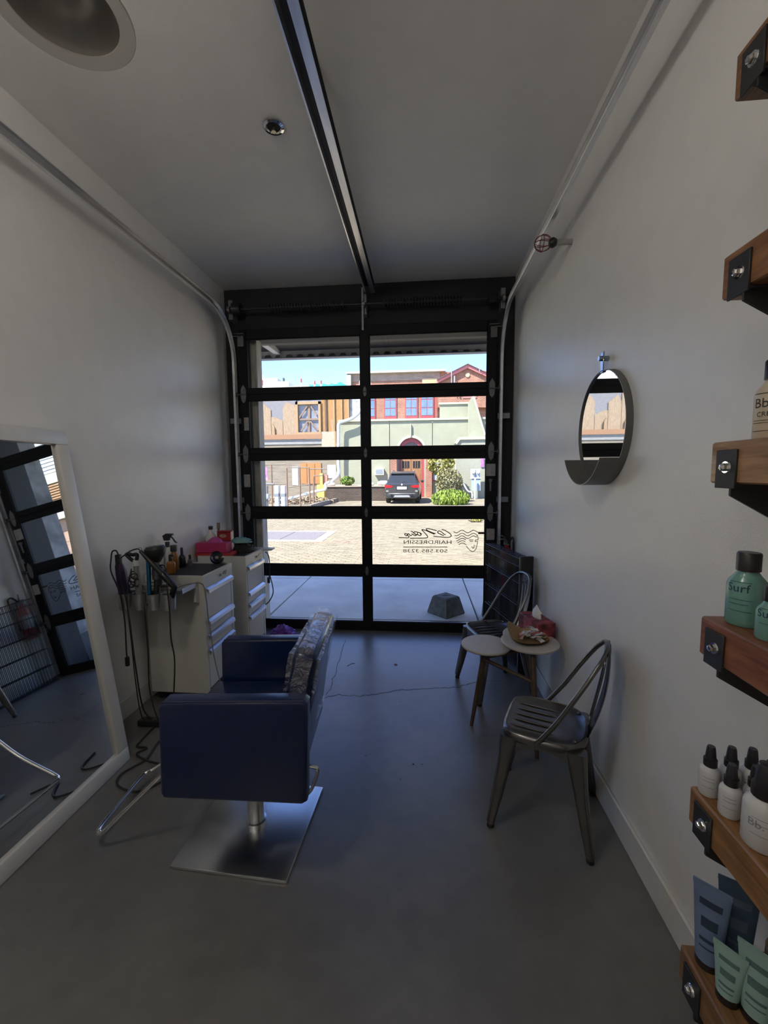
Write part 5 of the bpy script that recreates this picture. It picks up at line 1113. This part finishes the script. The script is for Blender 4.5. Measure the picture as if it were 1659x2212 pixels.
for (p, q, wd, y) in (((667, 874), (667, 935), .09, D3+.03), ((646, 906), (688, 905), .06, D3+.0), ((646, 903), (664, 876), .05, D3-.03), ((671, 877), (684, 897), .05, D3-.03), ((650, 931), (664, 910), .05, D3-.06), ((670, 910), (687, 930), .05, D3-.06)):
    obj('brace', bar(p, q, wd, y, STD), mat_wood('old_brace', (.18, .12, .085), (.28, .20, .15), 'Z', .9), tbd)
# orange plywood bay with studs
obj('plywood_back', M().box(XT(694.3), XT(754), D3+.02, D3+.3, ZT3(934), zw1), PLO, tbd)
for (a, b, m) in ((703, 706.5, mat('dark_stud', (.12, .08, .06), .9)), (721, 724, STD), (738, 740.5, STD), (752, 755, STD)): obj('stud', M().box(XT(a), XT(b), D3-.08, D3+.015, ZT3(934), zw1), m, tbd)
obj('broken_board', bar((719, 933), (717, 906), .10, D3-.09, STD), STD, tbd)
obj('corner_post', M().box(XT(724.5), XT(727.5), D3-.36, D3-.25, ZT3(968), ZT3(934)), STD, tbd)
obj('grey_end_wall', M().box(XT(755.3), XT(790), D3+.1, D3+.3, 1.5, zw1), mat('grey_plaster', (.34, .33, .32), .95, var=.35, scale=2), tbd)
# orange door
od = obj('door_leaf', M().box(XT(649), XT(693), D3-.16, D3-.105, ZS+.9, ony(670, 1000, D3).z), mat_wood('orange_door_wood', (.34, .13, .04), (.44, .20, .07), 'Z', .6), tbd)
for a in (664, 681): obj('door_seam', M().box(ony(a, 1020, D3).x-.02, ony(a, 1020, D3).x+.02, D3-.175, D3-.161, ZS+.9, ony(670, 1002, D3).z), mat('dark_seam', (.2, .09, .04), .8), od)
obj('grey_hatch', M().box(ony(632, 1020, D3).x, ony(645, 1020, D3).x, D3-.13, D3-.105, ony(640, 1048, D3).z, ony(640, 1008, D3).z), mat('grey_panel', (.42, .44, .46), .7, var=.2), tbd)
obj('old_window', M().box(ony(708, 1020, D3).x, ony(727, 1020, D3).x, D3-.13, D3-.105, ony(716, 1033, D3).z, ony(716, 1004, D3).z), mat('weathered_shutter', (.44, .43, .40), .9, var=.2), tbd)
obj('roof_edge', M().box(XT(430), XT(738), D3-.2, D3+5.5, zw1+.005, zw1+.2), GRB, tbd)
# white downpipe
dp = thing('downpipe', 'thick pale downpipe at the corner of the stucco building', 'pipe', (ony(731, 1045, 28.6).x, 28.6, .4))
P = [ony(a, b, 28.6) for a, b in ((781, 884), (772, 895), (758, 905), (740, 911), (732, 916), (731, 935), (731, 1000), (732, 1024), (722, 1035), (716, 1042))]
obj('pipe', M().tube(smooth_path(P, 4), .11, 10), mat('pale_pipe', (.60, .62, .66), .45, var=.1), dp)
for py in (960, 1022): p = ony(731, py, 28.6); obj('pipe_collar', M().cyl(p-Vector((0, 0, .08)), p+Vector((0, 0, .08)), .13, seg=10), mat('pale_pipe', (.60, .62, .66), .45), dp)

# ------------------------------------------------------------------ roofs and things far left
D4 = 46.0
wh = thing('white_rooftop', 'low white flat-roofed building far behind the timber building', 'building', (ony(590, 840, D4).x, D4, 4))
obj('block', M().box(ony(500, 835, D4).x, ony(624, 835, D4).x, D4, D4+6, ZS, ony(570, 825, D4).z), mat('bright_white_wall', (.55, .54, .52), .8), wh); obj('roof_unit', fb(500, 818, 599, 824.8, D4+1, 3), mat('bright_white_wall', (.82, .82, .80), .8), wh); obj('roof_ledge', fb(624.3, 834, 680, 850, D4, 5), mat('bright_white_wall', (.82, .82, .80), .8), wh)
obj('chimney', fb(610.5, 816, 613, 824.8, D4+1.5, .4), mat('dark_flue', (.06, .06, .07), .6), wh)
mb = M(); P0 = []
for i in range(15):
    a = 668+84*i/14; P0.append((ony(a, 835, 34).x, ony(a, 830+2.2*math.sin(i*2.1)-(3 if 9 < i < 13 else 0), 34).z))
zl = zw1+.2; mb.prism(P0+[(P0[-1][0], zl), (P0[0][0], zl)], 1.2, 'Y', 34)
single('blue_tarp', mb, mat('blue_tarp_film', (.05, .40, .55), .4, var=.2), 'bright blue tarpaulin over the roof edge of the timber building', 'tarp', (P0[7][0], 34.5, zl))
for i, (a, t0, lab) in enumerate(((567, 810, 'tall thin red and white pole left of the white rooftop'), (650.5, 818, 'red and white roof marker beside the white roof ledge'), (679.5, 823, 'red and white roof marker at the left end of the blue tarp'), (693.5, 822, 'red and white roof marker above the middle of the blue tarp'))):
    p, q3 = ony(a, 845, 33.5), ony(a, t0, 33.5); p = Vector((p.x, 33.5, zw1+.2)); pl = thing('marker_pole', lab, 'pole', p, group='roof marker poles')
    L_ = (q3-p).length
    for k in range(4): obj('band', M().cyl(p+(q3-p)*(k/4), p+(q3-p)*((k+1)/4), .07 if i else .05, seg=8), mat('marker_red', (.48, .10, .12), .6) if k % 2 == (i > 0) else mat('marker_white', (.8, .78, .76), .6), pl)

# ------------------------------------------------------------------ retaining wall, planting, fence, poles
DR = 25.4
zr = ony(760, 1052, DR).z
rw = thing('retaining_wall', 'low dark brick retaining wall holding a planted bank', 'wall', (-3.9, DR, ZS))
obj('brick_face', M().box(ony(698, 1065, DR).x, ony(845, 1065, DR).x, DR, DR+.4, ZS-.1, zr), BRKD, rw)
obj('soil', M().box(ony(698, 1065, DR).x, ony(845, 1065, DR).x, DR+.41, 28.55, ZS-.1, zr+.05), mat('dry_soil', (.34, .27, .19), .95, var=.3, scale=4, bump=.8, bscale=10), rw)
obj('coping', M().box(ony(697, 1065, DR).x, ony(845, 1065, DR).x, DR-.05, DR+.42, zr+.005, zr+.05), mat('coping_stone', (.30, .25, .19), .9, var=.2), rw)
rnd = random.Random(21)
for (a, b, s, lab) in ((828, 1044, .32, 'large pale boulder on the planted bank beside the car'), (800, 1047, .2, 'small pale stone on the planted bank below the air conditioner'), (716, 1048, .22, 'small pale stone at the left end of the planted bank')):
    p = ony(a, b, 26.4); n = 10; rings = [[Vector((p.x, p.y, zr+.05))+Vector((s*1.3*r*math.cos(k*2*PI/n)*rnd.uniform(.85, 1.1), s*r*math.sin(k*2*PI/n)*rnd.uniform(.85, 1.1), s*z)) for k in range(n)] for r, z in ((.8, 0), (1, .3), (.85, .7), (.4, .95))]
    single('boulder', M().loft(rings), mat('pale_boulder', (.62, .58, .52), .95, var=.15), lab, 'boulder', (p.x, p.y, zr+.05), 40)
def foliage(c, rx, ry, rz, n, size, seed, base=.1, up=0):
    rnd = random.Random(seed); mb = M()
    for i in range(n):
        u = rnd.uniform(-1, 1); a = rnd.uniform(0, 2*PI); r = rnd.uniform(.55, 1)**.6; s = math.sqrt(1-u*u)
        p = Vector(c)+Vector((rx*r*s*math.cos(a), ry*r*s*math.sin(a), rz*r*u))
        if p.z < base: p.z = base+rnd.uniform(0, .1)
        R_ = Euler((rnd.uniform(-1.2, 1.2), rnd.uniform(-1.2, 1.2), rnd.uniform(0, 2*PI))).to_matrix(); l, w_ = size*rnd.uniform(.7, 1.3), size*.42
        if up: R_ = Matrix.Rotation(rnd.uniform(0, 2*PI), 3, 'Z') @ Matrix.Rotation(-PI/2+rnd.uniform(-.5, .5), 3, 'Y')
        mb.add([p+R_ @ Vector(v) for v in ((-l, 0, 0), (0, -w_, l*.15), (l, 0, 0), (0, w_, l*.15))], [(0, 1, 2, 3)])
    return mb
def shrub(name, label, px, py, d, rx, rz, ry, col, n, size, seed, zb_, up=0):
    p = ony(px, py, d); t = thing(name, label, 'shrub', (p.x, d, zb_))
    m = mat('leaf_'+name+str(seed), col, .6, var=.45, scale=3.5, detail=1)
    obj('foliage', foliage((p.x, d, p.z), rx, ry, rz, n, size, seed, zb_+.02, up), m, t, None, kind='stuff')
    mb = M()
    for k in range(4): mb.tube([(p.x+.05*k-.1, d, zb_), (p.x+.2*k-.3, d+.1*(k-2), p.z)], [.03, .012], 6)
    obj('stem', mb, mat('stem_brown', (.15, .11, .07), .9), t); return t
shrub('leafy_bush', 'small bright green bush on the bank beside the downpipe', 751, 1039, 26.6, .48, .30, .4, (.14, .22, .03), 420, .09, 31, zr+.05)
shrub('conical_bush', 'dry cream-green bush standing between door and meters', 971, 1043, 24.6, .80, .82, .7, (.22, .205, .095), 1900, .085, 32, ZS)
shrub('leafy_shrub', 'tall yellow-leaved shrub against the wall beside the brick pier', 953, 1003, 26.6, .85, .72, .5, (.28, .26, .05), 420, .15, 33, ZS)
shrub('grass_clump', 'bright green clump of long grass in front of the dry bush', 973, 1078, 22.6, 1.02, .48, .8, (.19, .27, .035), 3600, .085, 34, ZS, 1)
shrub('grass_clump', 'little yellow-green weed tuft at the street edge', 1029, 1122, 14.6, .20, .05, .14, (.36, .36, .08), 120, .05, 35, ZS, 1)
# electricity meters
em = thing('electric_meters', 'pair of grey electricity meters on a post by the wing wall', 'electricity meter', (ony(1028, 1080, 26.9).x, 26.9, ZS))
MG = mat('meter_grey', (.45, .50, .54), .5)
for (a, b) in ((1017.5, 1026.5), (1027.8, 1037)):
    bx = obj('meter_box', fb(a, 1013, b, 1031, 26.9, .3), MG, em); xm, zm = ony((a+b)/2, 1019, 26.9).x, ony((a+b)/2, 1019, 26.9).z
    obj('meter_dial', M().cyl((xm, 26.89, zm), (xm, 26.76, zm), .11, seg=16), mat('meter_glass', (.70, .72, .72), .2), bx)
obj('cabinet', fb(1019, 1034, 1038, 1060, 26.9, .3), mat('cabinet_blue_grey', (.34, .42, .50), .5), em); obj('cross_rail', fb(1016, 1031.3, 1039, 1033.8, 26.85, .1), MG, em)
p = ony(1026, 1078, 26.7); obj('post', M().cyl((p.x, 26.7, ZS), (p.x, 26.7, ony(1026, 1034, 26.7).z), .06, seg=10), mat('post_galv', (.66, .68, .70), .4), em)
obj('conduit', M().tube(smooth_path([ony(a, b, 26.8) for a, b in ((990, 1020), (1000, 1042), (1010, 1060), (1019, 1064), (1020, 1076))], 4), .05, 8), mat('pale_pipe', (.60, .62, .66), .45), em)
sg = single('purple_notice', fb(1039, 990, 1045.5, 1009, DW-.06, .04), mat('purple_sign', (.38, .16, .50), .5, var=.4, scale=9), 'small purple notice high on the wing wall at the door edge', 'sign', ony(1042, 1009, DW-.04))
# building site on the left
DF = 21.6
single('purple_banner', fb(565, 1009, 578, 1038, DF+.03, .03), mat('magenta_sign', (.45, .20, .48), .5, var=.5, scale=6), 'purple printed banner on the site fence at the left edge', 'sign', ony(571, 1038, DF+.2))
FP = mat_wood('rusty_post', (.19, .11, .07), (.28, .19, .135), 'Z', .9)
sf = thing('site_fence', 'rusty site fence of thin posts, rails and open wire panels', 'fence', (ony(640, 1090, DF).x, DF, ZS))
for (a0, a1, t0, lean_) in ((619, 623, 1011, 2), (647, 650, 1009, 2), (667, 671, 1010, 3), (677.5, 679.5, 1030, 0), (586, 588, 1003, 2)):
    p = ony(a0, t0, DF); q3 = ony(a0+lean_, 1084, DF); q3.z = ZS; obj('post', M().tube([(q3.x, DF, ZS), (p.x, DF, p.z)], .045, 6), FP, sf)
for (a, b) in (((565, 1004), (618, 1003)), ((622, 1010), (667, 1010)), ((623, 1053), (669, 1046)), ((575, 1046), (617, 1045)), ((668, 1013), (706, 1013)), ((678, 1028), (697, 1027))):
    obj('rail', M().tube([ony(*a, DF), ony(*b, DF)], .03, 6), mat('fence_rail', (.20, .165, .13), .7), sf)
for i, (a, lab) in enumerate(((598, 'grey site bollard on the left of the pair'), (612, 'grey site bollard on the right of the pair'))):
    p = ony(a, 1049, 18.8); t = thing('bollard', lab, 'bollard', (p.x, 18.8, ZS), group='grey site bollards')
    obj('shaft', M().rbox(p.x-.10, p.x+.10, 18.7, 18.9, ZS, p.z, .02, 1), mat('bollard_grey', (.50, .54, .60), .5, var=.15), t); obj('band', M().rbox(p.x-.105, p.x+.105, 18.695, 18.905, p.z-.5, p.z-.35, .01, 1), mat('bollard_dark', (.2, .22, .25), .5), t)
t = thing('site_valve', 'dark pipework standpipe beside the grey bollards', 'pipework', (ony(578, 1090, 18.9).x, 18.9, ZS))
mb = M(); P = [ony(a, b, 18.9) for a, b in ((577, 1050), (577, 1085))]; P[1].z = ZS; mb.tube(P, .05, 8); obj('riser', mb, mat('dark_pipe', (.14, .14, .15), .5), t)
obj('cross_pipe', M().tube([ony(a, b, 18.9) for a, b in ((576, 1046), (592, 1046))], .045, 8), mat('dark_pipe', (.14, .14, .15), .5), t); obj('valve_body', M().lathe([(0, -.12), (.12, -.1), (.14, 0), (.1, .12), (0, .14)], ony(577, 1073, 18.9), 12), mat('valve_pale', (.5, .5, .5), .5), t)
t = thing('white_drain_pipe', 'long white drain pipe sloping along the building site', 'pipe', ony(620, 1080, 22.4))
obj('pipe', M().tube(smooth_path([ony(a, b, 22.4+.02*i) for i, (a, b) in enumerate(((618, 1079), (645, 1072), (672, 1064), (690, 1060), (701, 1058), (704, 1052), (703, 1046), (712, 1041)))], 4), .075, 10), mat('white_pvc', (.74, .74, .74), .4), t)
sx0 = ony(560, 1085, 22.8)
single('rubble_bank', foliage((ony(650, 1085, 23.6).x, 23.6, ZS+.1), 2.2, .9, .28, 500, .12, 41, ZS+.02), mat('rubble', (.24, .185, .135), .95, var=.3), 'bank of loose broken rubble behind the site fence', 'rubble', (ony(650, 1085, 23.6).x, 23.6, ZS), None)
bpy.data.objects['rubble_bank']['kind'] = 'stuff'
P = [onz(a, b, ZS) for a, b in ((668, 1100), (690, 1093), (710, 1088), (722, 1085), (728, 1083))]; P = smooth_path(P, 4); rings = []
for i, p in enumerate(P):
    t_ = (P[min(i+1, len(P)-1)]-P[max(i-1, 0)]).normalized(); nn = Vector((-t_.y, t_.x, 0)); rings.append([p-nn*.09, p+nn*.09, p+nn*.08+Vector((0, 0, .2)), p-nn*.08+Vector((0, 0, .2))])
single('garden_curb', M().loft(rings), mat('garden_curb_stone', (.24, .21, .18), .95, var=.2), 'curved dark curb running up to the retaining wall', 'curb', P[0])
hs_ = thing('yellow_machine', 'small yellow and red site machine in front of the orange door', 'machine', (ony(696, 1052, 24.2).x, 24.2, ZS))
obj('mast', fb(691, 1022, 697, 1050, 24.2, .3), mat('machine_yellow', (.62, .45, .12), .5, var=.2), hs_); obj('guard', fb(698.5, 1026, 707, 1046, 24.3, .25), mat('machine_red', (.50, .22, .16), .6, var=.3), hs_); obj('base', M().box(ony(684, 1050, 24.1).x, ony(700, 1050, 24.1).x, 24.1, 24.6, ZS, ony(692, 1047, 24.1).z), mat('machine_yellow', (.62, .45, .12), .5), hs_)

# ------------------------------------------------------------------ parked car
car = thing('suv_car', 'dark grey SUV parked with its back to the street', 'car', (-1.07, 22.9, ZS), math.radians(-1.5))
CARM = mat('dark_grey_car_paint', (.055, .055, .06), .22, metal=.4, var=.02, coat=.6); TINT = mat('tinted_glass', (.03, .035, .04), .06, var=0); CARB = mat('car_black_trim', (.02, .02, .022), .5, var=0); SILV = mat('car_silver_trim', (.5, .5, .5), .35, metal=.6)
HW = .945
def sec(y, zlo, zbelt, zroof, wl, wr):
    half = [(wl*.86, zlo), (wl*.97, zlo+.10), (wl, zlo+.32), (wl*.985, zbelt-.08), (wl*.93, zbelt), (wr+ .04, zroof-.22 if zroof-zbelt > .3 else zbelt+.02), (wr, zroof-.05 if zroof-zbelt > .3 else zbelt+.025), (wr*.85, zroof)]
    return [Vector((x, y, z)) for x, z in half]+[Vector((-x, y, z)) for x, z in half[::-1]]
S = [sec(0, .42, 1.00, 1.03, HW*.93, HW*.8), sec(.06, .34, 1.06, 1.09, HW*.985, HW*.82), sec(.14, .30, 1.10, 1.14, HW, HW*.84), sec(.42, .27, 1.12, 1.62, HW, HW*.70), sec(.62, .27, 1.12, 1.725, HW, HW*.70), sec(1.4, .27, 1.11, 1.765, HW, HW*.71), sec(2.5, .27, 1.09, 1.745, HW, HW*.70), sec(3.0, .27, 1.08, 1.60, HW, HW*.69), sec(3.55, .27, 1.07, 1.11, HW, HW*.78), sec(4.3, .28, 1.00, 1.05, HW*.98, HW*.74), sec(4.75, .36, .88, .92, HW*.9, HW*.66)]
obj('body', M().loft(S), CARM, car, 35, world=False)
def quad(pts, th=Vector((0, .012, 0))): P = [Vector(p) for p in pts]; return M().add(P+[p+th for p in P], [(0, 1, 2, 3), (7, 6, 5, 4), (0, 4, 5, 1), (1, 5, 6, 2), (2, 6, 7, 3), (3, 7, 4, 0)])
obj('rear_window', quad([(-.74, .135, 1.14), (.74, .135, 1.14), (.60, .40, 1.60), (-.60, .40, 1.60)]), TINT, car, world=False)
obj('rear_spoiler', M().rbox(-.64, .64, .30, .70, 1.645, 1.69, .015, 2, Matrix.Rotation(.12, 3, 'X')), CARM, car, world=False)
for s in (-1, 1):
    obj('tail_light', M().prism([(s*.93, .86), (s*.93, 1.03), (s*.52, .99), (s*.48, .93), (s*.62, .88)], .03, 'Y', -.015), mat('tail_light_red', (.50, .015, .02), .2, var=.15, scale=12), car, world=False)
    obj('side_window', quad([(s*.885, .75, 1.15), (s*.88, 3.05, 1.12), (s*.69, 2.75, 1.62), (s*.69, .95, 1.62)], Vector((s*.012, 0, 0))), TINT, car, world=False)
    obj('roof_rail', M().tube([(s*.60, .70, 1.74), (s*.61, .8, 1.80), (s*.61, 2.3, 1.80), (s*.60, 2.4, 1.75)], .02, 8), SILV, car, world=False)
    obj('wing_mirror', M().rbox(min(s*.95, s*1.12), max(s*.95, s*1.12), 2.95, 3.1, 1.08, 1.24, .04, 2), CARM, car, world=False)
    obj('exhaust', M().lathe([(.03, .0), (.055, 0), (.055, .05), (.03, .05)], (s*.55, -.0, .46), 14, Matrix.Rotation(PI/2, 3, 'X'), sx=1.5), mat('car_black_trim', (.02, .02, .022), .5), car, world=False)
    obj('reflector', M().rbox(min(s*.72, s*.86), max(s*.72, s*.86), -.012, .01, .66, .72, .005, 1), SILV, car, world=False)
    for yw in (.85, 3.85):
        wv = obj('wheel', M().lathe([(.20, -.11), (.33, -.12), (.365, -.09), (.365, .09), (.33, .12), (.20, .11), (.2, -.11)], (s*.82, yw, .365), 28, Matrix.Rotation(PI/2, 3, 'Y')), mat('tyre_black', (.02, .02, .02), .8), car, world=False)
        obj('rim', M().lathe([(0, s*.09), (.06, s*.10), (.2, s*.08), (.21, s*.06)], (s*.82, yw, .365), 20, Matrix.Rotation(PI/2, 3, 'Y')), mat('alloy_rim', (.35, .35, .36), .3, metal=.8), wv, world=False)
obj('rear_bumper_skirt', M().rbox(-.80, .80, -.02, .10, .30, .52, .02, 2), CARB, car, world=False)
obj('skid_plate', M().prism([(-.46, .36), (-.38, .47), (.38, .47), (.46, .36)], .03, 'Y', -.04), SILV, car, world=False)
obj('bumper_line', M().rbox(-.72, .72, -.03, .02, .545, .57, .006, 1), SILV, car, world=False)
obj('licence_plate', M().rbox(-.26, .26, -.018, -.004, .78, .93, .004, 1), mat('plate_blue_white', (.50, .58, .62), .4, var=.25, scale=10), car, world=False)
obj('tailgate_recess', M().rbox(-.34, .34, -.006, .02, .74, .97, .01, 1), CARB, car, world=False)
obj('badge', M().cyl((0, .02, 1.05), (0, -.012, 1.045), .045, seg=18), mat('badge_white', (.72, .75, .8), .3), car, world=False)
obj('rear_wiper', M().tube([(.0, .145, 1.14), (.06, .15, 1.18), (.34, .17, 1.18)], .012, 6), CARB, car, world=False)

# ------------------------------------------------------------------ corner building seen in the floor mirror
DB = 12.0
cbd = thing('corner_building', 'tan block building with slatted and ribbed metal upper walls', 'building', (9.5, DB, ZS))
obj('base_wall', M().box(5.9, 13.5, DB, DB+.3, ZS, .9), mat('orange_base', (.55, .36, .20), .9, var=.15), cbd)
TB = mat('tan_block', (.42, .28, .20), .9, var=.15, scale=6)
bm_ = {}
mort = obj('block_wall', M().box(5.9, 13.5, DB+.02, DB+.3, .905, 2.62), mat('mortar', (.48, .36, .28), .95), cbd)
bmesh_ = None
for r in range(5):
    for c in range(14):
        x = 5.95+c*.42+(.21 if r % 2 else 0)
        if x > 11.5: continue
        mb = M(); mb.box(-.2, .2, 0, .02, 0, .325)
        if bmesh_ is None: bmesh_ = mesh('block', mb, TB)
        o = bpy.data.objects.new('block', bmesh_); COL.objects.link(o); o.parent = cbd; o.location = (x+.2-9.5, 0, .91+r*.34-ZS)
obj('white_sill', M().box(6.5, 13.5, DB-.2, DB+.3, 2.63, 2.85), mat('white_cornice', (.75, .75, .72), .6), cbd)
obj('window_strip', M().box(5.9, 13.5, DB+.1, DB+.3, 2.86, 3.1), mat('pale_glass', (.40, .45, .48), .15), cbd)
SLT = mat_wood('brown_slats', (.36, .20, .09), (.48, .29, .15), 'X', .7)
obj('slat_backing', M().box(5.9, 13.5, DB+.06, DB+.3, 3.11, 3.75), mat('dark_backing', (.08, .06, .05), .9), cbd)
for k in range(8): obj('slat', M().box(5.9, 13.5, DB, DB+.05, 3.12+k*.078, 3.165+k*.078), SLT, cbd)
obj('lime_band', M().box(5.9, 13.5, DB, DB+.3, 3.76, 4.05), mat('pale_lime', (.58, .60, .40), .7), cbd)
obj('siding_backing', M().box(5.9, 13.5, DB+.05, DB+.3, 4.06, 5.6), mat('siding_shadow', (.35, .37, .38), .7), cbd)
for k in range(14): obj('siding_rib', M().box(5.9, 13.5, DB, DB+.045, 4.07+k*.11, 4.145+k*.11), mat('pale_metal_siding', (.66, .69, .70), .45), cbd)
obj('side_wall', M().box(5.6, 5.89, DB, DB+6, ZS, 5.6), mat('side_plaster', (.40, .36, .32), .9), cbd)
